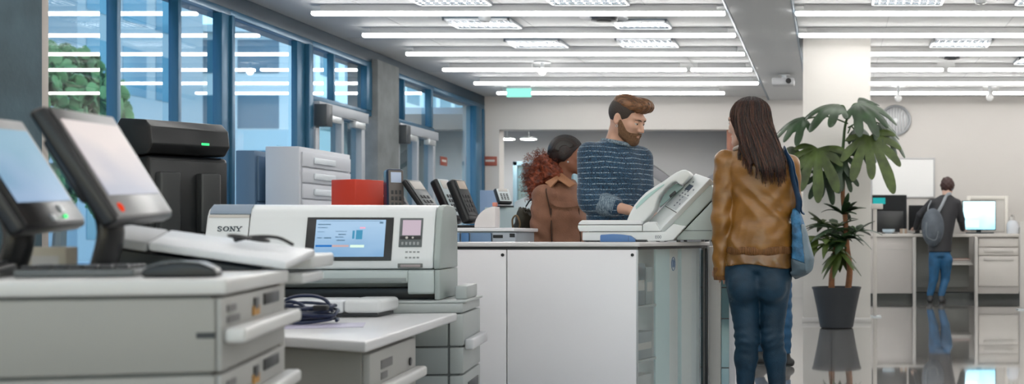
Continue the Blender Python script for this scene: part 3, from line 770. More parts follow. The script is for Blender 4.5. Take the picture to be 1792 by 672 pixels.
terminal(664, 7.17, .10, .24, R(-3), R(20), .05, M_black, M_black, 'small black terminal tucked behind the red box')
# white hood and paper stand
t = thing('paper_hood', 'small rounded white hood at the end of the service counter', 'holder', (at(850, 0, 6.76).x, 6.74, sz + .001))
bm = B(); pts = [(.062, 0, 0)] + [(.062 - .125 * math.sin(a), 0, .125 * math.cos(a)) for a in [i * math.pi / 16 for i in range(9)]]
poly(bm, pts, (0, .1, 0), .006, 2); obj('hood', bm, mat('hood_white', (.78, .74, .74), .4), t)
bm = B(); box(bm, (.035, .03, .1265), (.06, .06, .15), .004); obj('red_tab', bm, mat('salmon', (.6, .22, .16), .5), t)

# pale desk screen, two small displays on it, far left
t = thing('reception_screen', 'pale grey green desk screen behind the red haired person', 'desk screen', (0, 0, 0))
bm = B(); box(bm, (at(848, 0, 9.6).x, 9.6, 0), (at(1000, 0, 9.6).x, 9.66, at(0, 363, 9.6).z), .006); obj('panel', bm, mat('mint_grey', (.42, .50, .51), .5), t)
bm = B(); box(bm, (at(846, 0, 9.6).x, 9.67, 0), (at(1000, 0, 9.6).x, 10.3, 1.08), .006); obj('desk', bm, M_lam, t)
bm = B(); poly(bm, [(at(905, 0, 9.9).x, 9.8, 1.081), (at(905, 0, 9.9).x, 9.8, 1.2), (at(925, 0, 9.9).x, 9.8, at(0, 345, 9.9).z), (at(1000, 0, 9.9).x, 9.8, at(0, 340, 9.9).z), (at(1000, 0, 9.9).x, 9.8, 1.081)], (0, .3, 0), .01); obj('hutch', bm, mat('mint_pale', (.55, .60, .62), .5), t)
zt = at(0, 363, 9.6).z + .001
q = terminal(886, 9.61, .13, .145, R(-28), R(50), .04, mat('bright_panel', (.6, .66, .68), .3), M_black, 'small black terminal with bright face standing on the pale desk screen', M_white, zt)
q['group'] = 'displays on the desk screen'
t = thing('partition_panel', 'blue grey screen panel beside the white end wall', 'panel', (at(856, 0, 10.8).x, 10.8, 0))
bm = B(); box(bm, (-.09, 0, 0.03), (.09, .04, at(0, 333, 10.8).z), .008); obj('panel', bm, mat('slate_blue', (.19, .27, .40), .5), t)
bm = B(); box(bm, (-.1, -.1, 0), (.1, .14, .029), .006); obj('foot', bm, M_dark, t)

# white filing cabinets by the windows
def filing(px0, px1, d, py, depth, label, c, nd=5, rz=0.0, handles=True):
    x0, x1 = at(px0, 0, d).x, at(px1, 0, d).x; h = at(0, py, d).z
    q = thing('filing_cabinet', label, 'cabinet', (x1, d, 0), rz, 'tall cabinets by the windows')
    w = x1 - x0
    bm = B(); box(bm, (-w, 0, .0), (0, depth, h), .008); obj('body', bm, c, q)
    for i in range(nd):
        z1 = h - .04 - i * (h - .1) / nd; z0 = z1 - (h - .1) / nd + .012
        bm = B(); box(bm, (.0005, .03, z0), (.018, depth - .03, z1), .004); dw = obj('drawer', bm, c, q)
        if handles:
            bm = B(); box(bm, (.0185, depth * .22, z1 - .085), (.035, depth * .62, z1 - .035), .006); obj('handle', bm, mat('cabinet_handle', (.7, .75, .8), .3), dw)
    return q
M_cab = mat('cabinet_white', (.56, .58, .63), .45); M_cabb = mat('cabinet_slate', (.10, .17, .26), .5)
filing(464, 524, 9.0, 256, .95, 'tall white filing cabinet with drawer handles on its side face', M_cab, 12)
filing(412, 446, 9.05, 263, .35, 'slate blue tall cabinet beside the white filing cabinet', M_cabb, 4, 0, False)
filing(546, 578, 10.25, 266, .3, 'narrower white cabinet standing nearest the glazed doors', M_cab, 4, 0, False)

# ================================================================== BACK DESKS
dz = at(0, 409, 16.2).z
M_dk = mat('desk_beige', (.46, .43, .41), .5); M_dt = mat('desk_top_beige', (.56, .53, .50), .4)
X = lambda px, d=16.2: at(px, 0, d).x
t = thing('office_desk', 'long beige back desk carrying the monitors before the bending person', 'desk', (0, 0, 0))
bm = B(); box(bm, (X(1440), 16.2, dz - .045), (X(1860), 16.95, dz), .005); obj('desktop', bm, M_dt, t)
for a in (1600, 1708):
    bm = B(); box(bm, (X(a) - .022, 16.16, 0), (X(a) + .022, 16.22, dz - .046), .004); obj('leg', bm, M_white, t)
bm = B(); box(bm, (X(1450), 16.24, .10), (X(1597), 16.26, dz - .046), .003); obj('modesty_panel', bm, M_dk, t)
bm = B(); box(bm, (X(1450), 16.236, .52 + .2), (X(1597), 16.2395, .525 + .2)); obj('panel_seam', bm, M_pw, t)
bm = B(); box(bm, (X(1604), 16.9, .16), (X(1706), 16.93, dz - .046), .003); obj('back_panel', bm, mat('desk_back', (.38, .38, .36), .5), t)
bm = B(); box(bm, (X(1650), 16.35, .50), (X(1705), 16.88, .535), .003); obj('shelf', bm, M_dt, t)
bm = B(); box(bm, (X(1440), 16.45, .0), (X(1860), 16.88, .095)); obj('base', bm, M_black, t)
t = thing('drawer_unit', 'beige drawer unit under the back desk on the far side of the bending person', 'cabinet', (0, 0, 0))
x0, x1 = X(1712), X(1784)
bm = B(); box(bm, (x0, 16.26, .0965), (x1, 16.449, dz - .047), .003); obj('carcass', bm, M_dk, t)
zz = dz - .055
for i, hh in enumerate((.13, .12, .44)):
    bm = B(); box(bm, (x0 + .01, 16.235, zz - hh), (x1 - .01, 16.2595, zz - .015), .003); dw = obj('drawer', bm, M_dt, t)
    if i: 
        bm = B(); box(bm, (x0 + .08, 16.215, zz - .075), (x1 - .08, 16.2345, zz - .03), .005); obj('handle', bm, M_white, dw)
    zz -= hh
def books(px, n, label):
    for i in range(n):
        q = thing('folder', label[i], 'folder', (X(px), 16.4, .536 + i * .03), R(4 * i), 'folders on the desk shelf')
        bm = B(); box(bm, (-.16, 0, 0), (.12, .24, .026), .003); obj('cover', bm, mat('folder_%d' % i, [(.30, .28, .27), (.45, .17, .12)][i], .5), q)
        bm = B(); box(bm, (-.155, -.003, .005), (.115, .0, .021)); obj('pages', bm, M_white, q)
books(1686, 2, ['grey folder at the bottom of the pair on the desk shelf', 'red brown folder on top of the pair on the desk shelf'])
def monitor(px0, px1, py0, d, mfront, label, cat='monitor', back=False, rz=0, bez=.012, z0=None, lip=.05):
    xa, xb = X(px0, d), X(px1, d); zt = at(0, py0, d).z; w = (xb - xa) / 2; b0 = (dz if z0 is None else z0) + .001
    q = thing('computer_monitor', label, cat, ((xa + xb) / 2, d, b0), rz)
    h = zt - b0
    bm = B(); box(bm, (-w, 0, lip), (w, .045, h), .008); obj('housing', bm, M_black, q)
    bm = B(); box(bm, (-w + bez, -.003, lip + bez), (w - bez, -.0004, h - bez)); obj('screen', bm, mfront, q, 0)
    bm = B(); box(bm, (-.035, .046, .012), (.035, .07, lip + .15), .004); obj('neck', bm, M_black, q)
    bm = B(); box(bm, (-w * .45, -.05, 0), (w * .45, .14, .011), .004); obj('base', bm, M_black, q)
    return q
q = monitor(1526, 1587, 341, 16.55, mat('off_screen', (.006, .007, .009), .45, spec=.2), 'black switched off monitor with a teal strip on the back desk')
bm = B(); box(bm, (-.24, -.0055, .43), (-.06, -.0035, .52), .001); obj('teal_strip', bm, emis('teal_lit', (.02, .30, .30), .7), q)
bm = B(); box(bm, (-.2, -.012, .02), (.2, -.0035, .33), .004); obj('front_cover', bm, M_black, q)
monitor(1590, 1622, 359, 16.75, mat('off_screen', (.006, .007, .009), .45, spec=.2), 'smaller dark monitor partly behind the bending person')
q = monitor(1684, 1743, 351, 16.45, screen('blue_screen', (.30, .75, .98), (.62, .93, 1.0), 1.05), 'bright blue lit monitor on the back desk')
bm = B(); box(bm, (-.20, -.0048, .24), (-.03, -.0034, .42)); obj('window_white', bm, emis('white_lit', (.95, 1, 1), 1.15), q)
bm = B(); box(bm, (-.20, -.0048, .09), (.0, -.0034, .2)); obj('window_grey', bm, emis('grey_lit', (.5, .82, .95), 1.0), q)
bm = B(); box(bm, (-.2, -.1, 0.002), (.2, -.055, .02), .004); kb = obj('keyboard_edge', bm, M_dark, q)
t = thing('white_frame', 'white open stand frame behind the bright monitor', 'stand', ((X(1692, 16.8) + X(1764, 16.8)) / 2, 16.8, dz + .001))
w_, h_ = .30, at(0, 343, 16.8).z - dz
bm = B()
box(bm, (-w_, -.02, .02), (-w_ + .05, .02, h_), .005); box(bm, (w_ - .05, -.02, .02), (w_, .02, h_), .005); box(bm, (-w_ + .0501, -.02, h_ - .05), (w_ - .0501, .02, h_), .005); obj('frame', bm, mat('cream_white', (.72, .69, .64), .4), t)
bm = B(); box(bm, (-w_, -.06, 0), (w_, .06, .019), .004); obj('foot', bm, M_white, t)
bm = B(); box(bm, (-w_ + .051, -.004, .03), (w_ - .051, .004, h_ - .052)); obj('panel', bm, mat('frame_panel', (.55, .53, .50), .5), t)
t = thing('soap_dispenser', 'white bottle dispenser on the back desk beside the white frame', 'bottle', (X(1772, 16.4), 16.4, dz + .001))
bm = B(); lathe(bm, [(.08, 0), (.085, .01), (.085, .13), (.07, .17), (.045, .19)], n=24); obj('bottle', bm, mat('bottle_white', (.60, .62, .66), .3), t)
bm = B(); lathe(bm, [(.04, .191), (.04, .24), (.03, .25)], n=20); box(bm, (-.015, -.08, .25), (.015, .02, .27), .004); obj('pump', bm, M_white, t)
t = thing('paper_tray', 'low white paper tray at the far end of the back desk', 'tray', (X(1800, 16.4), 16.4, dz + .001))
bm = B(); box(bm, (-.12, -.1, 0), (.14, .15, .10), .01); obj('tray', bm, M_plas, t); bm = B(); box(bm, (-.1, -.09, .101), (.12, .14, .112), .002); obj('paper', bm, M_white, t)
t = thing('desk_mouse_pad', 'pale blue rounded bowl before the black monitor on the back desk', 'bowl', (X(1555, 16.32), 16.32, dz + .001))
bm = B(); lathe(bm, [(.04, 0), (.085, .03), (.09, .065), (.08, .062), (.03, .012)], n=24); obj('bowl', bm, mat('pale_blue', (.45, .55, .62), .3), t)
t.name = 'desk_bowl'
t = thing('small_carton', 'small brown carton on the back desk beside the black monitor', 'box', (X(1581, 16.36), 16.36, dz + .001))
bm = B(); box(bm, (-.05, -.04, 0), (.05, .04, .07), .003); obj('carton', bm, mat('card_brown', (.35, .27, .21), .6), t); bm = B(); box(bm, (-.012, -.041, .0), (.012, -.0402, .07)); obj('tape', bm, M_pw, t)
# post with crossbar beside the column, and another one at the edge
def post(px, d, py, wid, label, bar=None):
    h = at(0, py, d).z
    q = thing('partition_post', label, 'post', (at(px, 0, d).x, d, 0), 0, 'white partition posts')
    bm = B(); box(bm, (-wid, -.03, .013), (wid, .03, h), .005); obj('post', bm, M_white, q)
    bm = B(); box(bm, (-.07, -.10, 0), (.07, .1, .012), .003); obj('foot', bm, M_alum, q)
    if bar: bm = B(); box(bm, (-.05, -.04, h + .0005), (bar, .04, h + .06), .008); obj('cap', bm, M_white, q)
    return q
post(1531, 12.95, 366, .022, 'white post with a flat cap beside the thick column', .09)
post(1789, 14.2, 388, .03, 'white post before the drawer unit at the end of the back desk')
# ================================================================== NEAR EQUIPMENT
RZ1 = R(15.8)
# ---- near drawer cabinet: local origin at its near corner, x to the drawers, y away
def drawer_cabinet(loc, rz, w, L, H, label, nd, pitch, group=None):
    t = thing('drawer_cabinet', label, 'cabinet', loc, rz, group)
    bm = B(); box(bm, (-w, 0, H - .028), (.006, L, H), .005, 3); obj('top_panel', bm, mat('cab_top', (.66, .66, .65), .3), t)
    bm = B()
    box(bm, (-w + .004, .012, .0), (-.022, L - .012, H - .0285), .004); obj('carcass', bm, mat('seam_grey_brown', (.14, .14, .135), .6), t)
    for i in range(nd):
        z1 = H - .034 - i * pitch; z0 = max(z1 - pitch + .006, .004)
        if z1 < .06: break
        bm = B(); box(bm, (-w, .002, z0), (-.0125, L - .002, z1), .004); sp = obj('side_panel', bm, mat('cab_side', (.34, .335, .31), .5), t)
        bm = B(); box(bm, (-.042, .0002, (z0 + z1) / 2 - .005), (-.0126, .0019, (z0 + z1) / 2 + .005)); obj('notch', bm, M_dark, sp)
        bm = B(); box(bm, (-.012, .002, z0), (-.002, L - .002, z1), .004); dw = obj('drawer', bm, mat('cab_front', (.36, .36, .345), .48), t)
        zm = (z0 + z1) / 2
        bm = B(); box(bm, (-.0015, .01, zm - .016), (.035, L - .012, zm + .012), .008, 3); obj('handle', bm, mat('cab_handle', (.66, .66, .65), .35), dw)
        bm = B(); box(bm, (-.0015, L * .60, zm + .033), (.0012, L * .86, zm + .056), .001); obj('slot', bm, M_black, dw)
        bm = B(); box(bm, (-.0015, L * .42, zm + .018), (.001, L * .52, zm + .036)); obj('warning_mark', bm, mat('warn_orange', (.45, .22, .03), .5), dw)
        bm = B(); box(bm, (-.0015, L * .44, zm + .030), (.0016, L * .50, zm + .052)); obj('keyhole', bm, M_black, dw)
        bm = B(); box(bm, (-.0015, L * .06, zm + .018), (.001, L * .22, zm + .030)); box(bm, (-.0015, L * .06, zm + .038), (.001, L * .17, zm + .050)); obj('printed_text', bm, mat('label_grey', (.14, .14, .14), .5), dw)
    return t
H1 = .827
C1 = Vector((-1.065, 2.0, 0))
drawer_cabinet(C1, RZ1, 1.05, .588, H1, 'big grey drawer cabinet nearest the camera carrying the tilted monitors', 6, .135)
def c1(x, y, z=0): return C1 + Matrix.Rotation(RZ1, 3, 'Z') @ Vector((x, y, z))
# supporting cabinet right behind it
t = thing('storage_cabinet', 'plain white cabinet pushed against the back of the near drawer cabinet', 'cabinet', c1(-.24, .60), RZ1)
bm = B(); box(bm, (-1.0, 0, 0), (0, .62, H1 - .03), .004); obj('carcass', bm, mat('cab_side', (.34, .335, .31), .5), t)
bm = B(); box(bm, (-1.0, 0, H1 - .029), (0.0, .62, H1 - .002), .004); obj('top_panel', bm, mat('cab_top', (.66, .66, .65), .3), t)
bm = B(); box(bm, (.0003, .02, .03), (.015, .60, H1 - .05), .003); dd = obj('door', bm, mat('cab_front', (.36, .36, .345), .48), t)
bm = B(); box(bm, (.0153, .05, .45), (.03, .07, .6), .003); obj('handle', bm, M_alum, dd)

def frame_of(BL, w, h):
    """matrix with x along w, z along h, y into the body"""
    x = w.normalized(); z = (h - x * h.dot(x)).normalized(); y = z.cross(x)
    return Matrix(((x.x, y.x, z.x, BL.x), (x.y, y.y, z.y, BL.y), (x.z, y.z, z.z, BL.z), (0, 0, 0, 1)))
def touch(BL, sw, sh, label, scr, badge, ztop):
    w = Vector((-.04645, .16701, .00809)); h = Vector((-.04607, -.03864, .09802))
    W, Hh = w.length * sw, h.length * sh
    Mx = frame_of(BL, w, h)
    c = Mx @ Vector((W * .5, .06, Hh * .3))
    t = thing('touch_monitor', label, 'monitor', (0, 0, 0))
    bm = B(); box(bm, (0, 0, 0), (W, .032, Hh), .010, 3, M=Mx); obj('housing', bm, M_black, t)
    bm = B(); box(bm, (.012, -.003, .01), (W - .012, -.0002, Hh - .006), .001, M=Mx); bz = obj('bezel', bm, mat('bezel_grey', (.040, .037, .037), .3), t)
    bm = B(); box(bm, (.03, -.0045, .055), (W - .026, -.0032, Hh - .03), M=Mx); obj('screen', bm, scr, t, 0)
    if badge == 'red':
        bm = B(); ball(bm, (.05, -.004, .028), (.010, .004, .010), M=Mx); obj('button', bm, emis('red_button', (.8, .06, .02), .55), t, label='round red button')
    else:
        bm = B(); box(bm, (W * .42, -.005, .012), (W * .5, -.0032, .026), .001, M=Mx); obj('port', bm, M_alum, t); bm = B(); box(bm, (W * .62, -.005, .030), (W * .70, -.0032, .045), .001, M=Mx); obj('port', bm, M_alum, t)
        bm = B(); ball(bm, (W * .66, -.004, .02), .004, M=Mx); obj('indicator_light', bm, emis('green_led', (.05, .8, .2), 1.0), t)
    bm = B(); box(bm, (W * .1, .033, Hh * .25), (W * .9, .05, Hh * .8), .01, M=Mx); obj('back_cover', bm, M_black, t)
    # stand: arm down to a round foot
    a = Mx @ Vector((W * .45, .045, Hh * .30)); f = Vector((a.x + .0, a.y, ztop + .012))
    bm = B(); tube(bm, smooth_path([a, a.lerp(f, .5) + Vector((.015, 0, 0)), f], 5), [.034] * 11, 12, flat=.6); obj('arm', bm, M_black, t)
    bm = B(); lathe(bm, [(.062, 0), (.062, .008), (.04, .014)], (f.x, f.y, ztop + .001), 32); obj('base', bm, M_black, t)
    return t
touch(at(207, 388, 2.16), 2.16, 2.16, 'tilted dark touch monitor with a round red button on the near cabinet', screen('warm_screen', (.27, .29, .37), (.60, .52, .50), .62), 'red', H1)
touch(at(46, 403, 2.08), 1.82, 2.12, 'tilted dark monitor with pale blue screen at the edge of the near cabinet', screen('blue_grey_screen', (.22, .32, .46), (.10, .24, .34), .8), 'ports', H1)

# ---- black terminal seen from behind, with two feet
t = thing('pos_terminal', 'tall black point of sale terminal with green light behind the tilted monitors', 'terminal', (at(256, 0, 4.95).x, 4.95, .7805), R(52)); t.scale = (1.639, 1.639, 1.639)
Mq = Matrix.Identity(4)
# local: front(-y) faces towards +x world; width along x
s = .0
def zq(py, d=3.02): return at(0, py, d).z - H1
bm = B(); poly(bm, [(-.0, 0, zq(268)), (-.0, -.008, zq(266)), (0, -.034, zq(252)), (0, -.024, zq(222)), (0, .012, zq(208)), (0, .17, zq(199)), (0, .225, zq(222)), (0, .21, zq(270))], (.20, 0, 0), .006, 3); obj('visor', bm, mat('visor_black', (.014, .015, .017), .32), t)
bm = B(); box(bm, (.006, .0, .055), (.209, .175, zq(270)), .012, 3); obj('housing', bm, M_black, t)
bm = B(); box(bm, (.010, -.004, .075), (.205, .0005, zq(278)), .004); obj('back_plate', bm, mat('plate_black', (.018, .02, .022), .3), t)
for x in (.045, .148):
    bm = B(); box(bm, (x - .026, -.040, .085), (x + .026, -.0045, zq(300)), .006, 3); bk = obj('bracket', bm, mat('bracket_black', (.03, .033, .035), .4), t)
    bm = B(); cyl(bm, (x, -.02, .085), (x, -.02, .012), .012); obj('leg', bm, M_black, bk)
bm = B(); box(bm, (.0, -.06, 0.001), (.215, .19, .012), .005); obj('base', bm, M_black, t)
bm = B(); box(bm, (.125, -.0345, zq(250)), (.145, -.028, zq(246)), .001); obj('indicator_light', bm, emis('green_led', (.05, .8, .2), 1.0), t, label='small green light')
bm = B(); box(bm, (.02, -.001, .056), (.19, .17, .0745)); obj('lower_body', bm, M_black, t)

t2 = thing('pedestal_cabinet', 'grey pedestal cabinet under the tall black terminal', 'cabinet', (at(256, 0, 4.95).x, 4.95, 0), R(52))
bm = B(); box(bm, (-.05, -.12, 0), (.42, .36, .74), .004); obj('carcass', bm, mat('cab_side', (.34, .335, .31), .5), t2)
bm = B(); box(bm, (-.06, -.13, .7405), (.43, .37, .779), .004); obj('top_panel', bm, mat('cab_top', (.66, .66, .65), .3), t2)
bm = B(); box(bm, (-.04, -.135, .05), (.41, -.1205, .72), .003); obj('door', bm, mat('cab_front', (.36, .36, .345), .48), t2)
# ---- flat white scanner on a support wedge blackened as its shadow
t = thing('document_scanner', 'slanted flat white scanner lid lying on the near cabinet between mouse and printer', 'scanner', (0, 0, 0))
A_, B_, C_, D_ = at(172, 411, 2.42), at(215, 391, 2.62), at(552, 436, 2.70), at(500, 458, 2.50)
Eg = A_.lerp(D_, .26); Fg_ = B_.lerp(C_, .24)
def slab(p, th): 
    bm = B(); poly(bm, p, (0, 0, -th), .005, 2); return bm
obj('lid', slab([Eg, Fg_, C_, D_], .018), mat('scanner_white', (.70, .72, .75), .3), t)
obj('grey_head', slab([A_, B_, Fg_ + Vector((-.003, 0, 0)), Eg + Vector((-.003, 0, 0))], .022), mat('scanner_grey', (.33, .34, .35), .4), t)
bm = B()
for p_, q_ in (((A_, B_), (D_, C_)),):
    lo4 = [A_.lerp(D_, .06), B_.lerp(C_, .06), B_.lerp(C_, .80), A_.lerp(D_, .86)]
    top = [Vector((v.x, v.y, v.z - .026)) for v in lo4]; bot = [Vector((v.x, v.y, H1 + .0015)) for v in lo4]
    tv = [bm.verts.new(v) for v in top]; bv = [bm.verts.new(v) for v in bot]
    bm.faces.new(tv); bm.faces.new(bv[::-1])
    for i in range(4): bm.faces.new((tv[i], bv[i], bv[(i + 1) % 4], tv[(i + 1) % 4]))
obj('shadow_wedge', bm, M_black, t)  # props the lid; its black stands for the shadow underneath
# pair of dark glasses / pen on the lid
t = thing('eyeglasses', 'dark folded eyeglasses lying on the white scanner lid', 'glasses', (0, 0, 0))
def lidp(s, q, up=.004): return Eg.lerp(D_, s).lerp(Fg_.lerp(C_, s), q) + Vector((0, 0, up + .0065))
bm = B(); tube(bm, smooth_path([lidp(.52, .55, .004), lidp(.61, .75, .011), lidp(.76, .85, .014), lidp(.88, .80, .004)], 6), .004, 8); tube(bm, smooth_path([lidp(.50, .62, .004), lidp(.58, .80, .009), lidp(.72, .92, .012), lidp(.84, .90, .004)], 6), .0035, 8); obj('temple', bm, M_black, t)
for k, s_ in enumerate((.53, .66)):
    bm = B(); c = lidp(s_, .66, .010); e_ = (D_ - Eg).normalized(); f_ = (Fg_ - Eg).normalized()
    tube(bm, [c + e_ * .024 * math.cos(i * math.pi / 10) + f_ * .017 * math.sin(i * math.pi / 10) for i in range(20)], .0028, 8, True); obj('rim', bm, M_black, t)
# ---- output flaps tower behind
t = thing('paper_sorter', 'white sorter with two flat paper flaps sticking out beside the scanner', 'sorter', c1(.0, .63), RZ1)
bm = B(); box(bm, (-.16, -.035, .0), (-.012, .02, .80), .006); obj('body', bm, mat('cab_side', (.34, .335, .31), .5), t)
for k, (z, a, b, y0, y1) in enumerate(((.825, -.10, .035, .10, .44), (.790, -.10, .02, .07, .37))):
    bm = B(); box(bm, (a, y0, z), (b, y1, z + (.034 if k == 0 else .026)), .008, 3); obj('flap', bm, M_plas, t)
bm = B(); box(bm, (-.15, -.03, .8005), (-.105, .43, .822), .004); obj('neck', bm, M_gp, t)

# ---- keyboard, mouse, small boxes
t = thing('keyboard', 'black keyboard lying along the edge of the near cabinet', 'keyboard', c1(-.60, .10, H1 + .001), RZ1)
bm = B(); poly(bm, [(-.36, 0, 0), (-.36, 0, .014), (-.36, .15, .024), (-.36, .15, 0)], (.56, 0, 0), .004); kb = obj('body', bm, M_black, t)
bm = B()
for i in range(22):
    for j in range(5):
        y = .012 + j * .027; z = .0145 + j * .0019
        box(bm, (-.35 + i * .0247, y, z), (-.35 + i * .0247 + .0205, y + .022, z + .006), .002, 1)
obj('key', bm, M_dark, kb)
t = thing('number_pad', 'small dark keypad lying between the keyboard and the mouse', 'keypad', c1(-.245, .13, H1 + .001), RZ1)
bm = B(); box(bm, (-.12, 0, 0), (.07, .13, .014), .004); kb = obj('body', bm, mat('pad_grey', (.10, .11, .115), .35), t)
bm = B()
for i in range(7):
    for j in range(4): box(bm, (-.112 + i * .025, .01 + j * .029, .0145), (-.112 + i * .025 + .02, .034 + j * .029, .021), .002, 1)
obj('key', bm, M_dark, kb)
t = thing('computer_mouse', 'curved black mouse with grey top on the near cabinet', 'mouse', c1(-.085, .10, H1 + .001), RZ1); t.scale = (.84, .84, .9)
prof = [(-.072, .0), (-.076, .010), (-.066, .020), (-.035, .0275), (0, .0295), (.035, .027), (.062, .018), (.070, .008), (.068, 0)]
bm = B(); poly(bm, [(x, -.032, z) for x, z in prof], (0, .064, 0), .006, 3); obj('shell', bm, M_black, t)
bm = B(); poly(bm, [(x, -.029, z) for x, z in [(-.068, .0195), (-.035, .0285), (0, .0305), (.035, .028), (.060, .0195), (.035, .0305), (0, .0335), (-.035, .0315), (-.066, .0225)]], (0, .058, 0), 0); obj('top_cover', bm, mat('mouse_grey', (.13, .15, .17), .3), t)
t = thing('cream_box', 'small cream carton under the pale blue monitor', 'box', c1(-.39, .46, H1 + .001), RZ1)
bm = B(); box(bm, (-.075, 0, 0), (.0, .07, .052), .003); obj('carton', bm, mat('cream_card', (.52, .47, .38), .6), t)
bm = B(); box(bm, (-.06, -.0012, .012), (-.012, -.0002, .034)); obj('printed_label', bm, M_white, t)

# ---- middle desk with its cabinet
t = thing('side_desk', 'low white desk between the near cabinet and the large printer', 'desk', (0, 0, 0))
zd = .62
def dk(px, py): 
    d = (EYE - zd) * 2000 / (py - CY); p = at(px, py, d); return (p.x, p.y)
outline = [dk(640, 598), dk(800, 547.5), (-2.35, 4.06), (-2.25, 3.42), dk(500, 589)]
bm = B(); poly(bm, [(x, y, zd - .030) for x, y in outline], (0, 0, .030), .006, 3); obj('desktop', bm, mat('desk_white', (.70, .70, .72), .28), t)
ins = [(-1.300, 3.16), (-1.375, 3.72), (-2.0, 3.72), (-1.95, 3.46), (-1.56, 3.27)]
bm = B(); poly(bm, [(x, y, .0) for x, y in ins], (0, 0, zd - .036), .004); obj('cabinet_body', bm, mat('cab_side', (.34, .335, .31), .5), t)
uu = Vector((-1.375 + 1.300, 3.72 - 3.16, 0)); Ld = uu.length; uu.normalize(); nn = Vector((uu.y, -uu.x, 0))
Md = Matrix.Translation((-1.300, 3.16, 0)) @ Matrix(((uu.x, -nn.x, 0, 0), (uu.y, -nn.y, 0, 0), (0, 0, 1, 0), (0, 0, 0, 1)))
for i in range(3):
    z1 = zd - .045 - i * .185; z0 = z1 - .18
    bm = B(); box(bm, (.006, -.022, max(z0, .01)), (Ld - .006, -.001, z1), .004, M=Md); dw = obj('drawer', bm, mat('cab_front', (.36, .36, .345), .48), t)
    zm = (z0 + z1) / 2
    bm = B(); box(bm, (.02, -.06, zm - .035), (Ld - .01, -.0225, zm - .002), .009, 3, M=Md); obj('handle', bm, mat('cab_handle', (.66, .66, .65), .35), dw)
    bm = B(); box(bm, (.12, -.024, zm + .035), (.25, -.0222, zm + .06), M=Md); box(bm, (.12, -.024, zm + .005), (.19, -.0222, zm + .025), M=Md); obj('printed_text', bm, mat('label_grey', (.14, .14, .14), .5), dw)
    bm = B(); cyl(bm, Md @ Vector((Ld * .84, -.0222, zm + .02)), Md @ Vector((Ld * .84, -.027, zm + .02)), .013); obj('keyhole', bm, M_black, dw)
for x, y in ((-1.50, 4.05), (-2.28, 4.0)):
    bm = B(); box(bm, (x - .02, y - .02, 0), (x + .02, y + .02, zd - .031), .003); obj('leg', bm, M_gp, t)
# closed flat white device on the desk
t = thing('flatbed_scanner', 'closed flat white scanner lying on the low desk before the printer', 'scanner', (-1.625, 3.98, zd + .001), R(4))
bm = B(); box(bm, (-.42, 0, .014), (-.075, .20, .060), .010, 3); obj('lid', bm, mat('scanner_white', (.70, .72, .75), .3), t)
bm = B(); box(bm, (-.074, .0, .014), (.055, .21, .062), .014, 3); obj('end_cap', bm, M_plas, t)
bm = B(); box(bm, (-.40, .015, 0), (.04, .19, .0135), .003); obj('base', bm, M_dark, t)
# coil of cable and sheet under it
t = thing('paper_sheet', 'pale lilac paper sheet lying under the cable coil', 'paper', (-1.60, 3.60, zd + .0008), R(20))
bm = B(); box(bm, (-.17, -.10, 0), (.12, .09, .0012)); obj('sheet', bm, mat('lilac_paper', (.55, .53, .66), .5), t); bm = B()
for i in range(4): box(bm, (-.12, -.06 + i * .03, .0013), (.05, -.055 + i * .03, .0016))
obj('printed_text', bm, mat('print_violet', (.35, .33, .5), .5), t)
t = thing('cable_coil', 'coiled dark blue cable lying on the low desk', 'cable', (-1.69, 3.68, zd + .003))
rnd = random.Random(5); pts = []
for i in range(150):
    a = i * 2 * math.pi / 26; k = i / 150
    r_ = .088 + .010 * math.sin(a * .37 + 1) 
    tilt = .25 * math.sin(i * .043 * 2) 
    pts.append((r_ * math.cos(a), r_ * .72 * math.sin(a), .008 + .010 * (i // 26) * .8 + .004 * math.sin(a * 2.3) + .012 * k))
bm = B(); tube(bm, pts, .0055, 8); obj('loops', bm, mat('navy_cable', (.012, .022, .06), .3), t)
bm = B(); tube(bm, smooth_path([(-.085, 0, .03), (-.07, .01, .075), (-.01, .02, .088), (.05, .02, .075), (.08, .01, .035)], 8), .0055, 8); tube(bm, smooth_path([(-.08, .02, .03), (-.05, -.02, .07), (.0, -.03, .06), (.03, -.05, .03)], 8), .0055, 8); obj('raised_loop', bm, mat('navy_cable', (.012, .022, .06), .3), t)
bm = B(); box(bm, (.05, -.07, .045), (.095, -.045, .062), .005); obj('plug', bm, M_black, t)

# ---- printer stack
RP = R(8.5)
t = thing('paper_cassette_unit', 'grey stack of paper cassettes carrying the large printer', 'cabinet', (-1.391, 4.30, 0), RP)
HS = .650
bm = B(); box(bm, (-1.02, 0, HS - .035), (.004, .41, HS), .005); obj('top_panel', bm, M_gp, t)
bm = B(); box(bm, (-1.0, .01, 0), (-.012, .40, HS - .036), .003); obj('carcass', bm, M_dark, t)
z1 = HS - .040
for i, hh in enumerate((.125, .105, .19, .19)):
    if z1 - hh < .0: hh = z1 - .004
    bm = B(); box(bm, (-1.01, -.004, z1 - hh + .006), (-.05, .40, z1), .004); obj('side_panel', bm, mat('stack_side', (.27, .295, .30), .45), t)
    bm = B(); box(bm, (-.044, -.003, z1 - hh + .006), (.006, .405, z1), .005); dw = obj('drawer', bm, M_gp, t)
    if i == 0:
        bm = B(); box(bm, (.0065, .02, z1 - hh - .012), (.040, .38, z1 - hh + .030), .008, 3); obj('handle', bm, mat('clear_handle', (.62, .63, .66), .25), dw)
    if i >= 2:
        bm = B(); box(bm, (.0062, .10, z1 - .075), (.009, .34, z1 - .038), .001); obj('slot', bm, M_black, dw)
    z1 -= hh
t = thing('printer', 'large white photo printer with a colour touch screen on the cassette stack', 'printer', (-1.480, 4.32, HS + .001), RP)
PW, PD = .84, .375
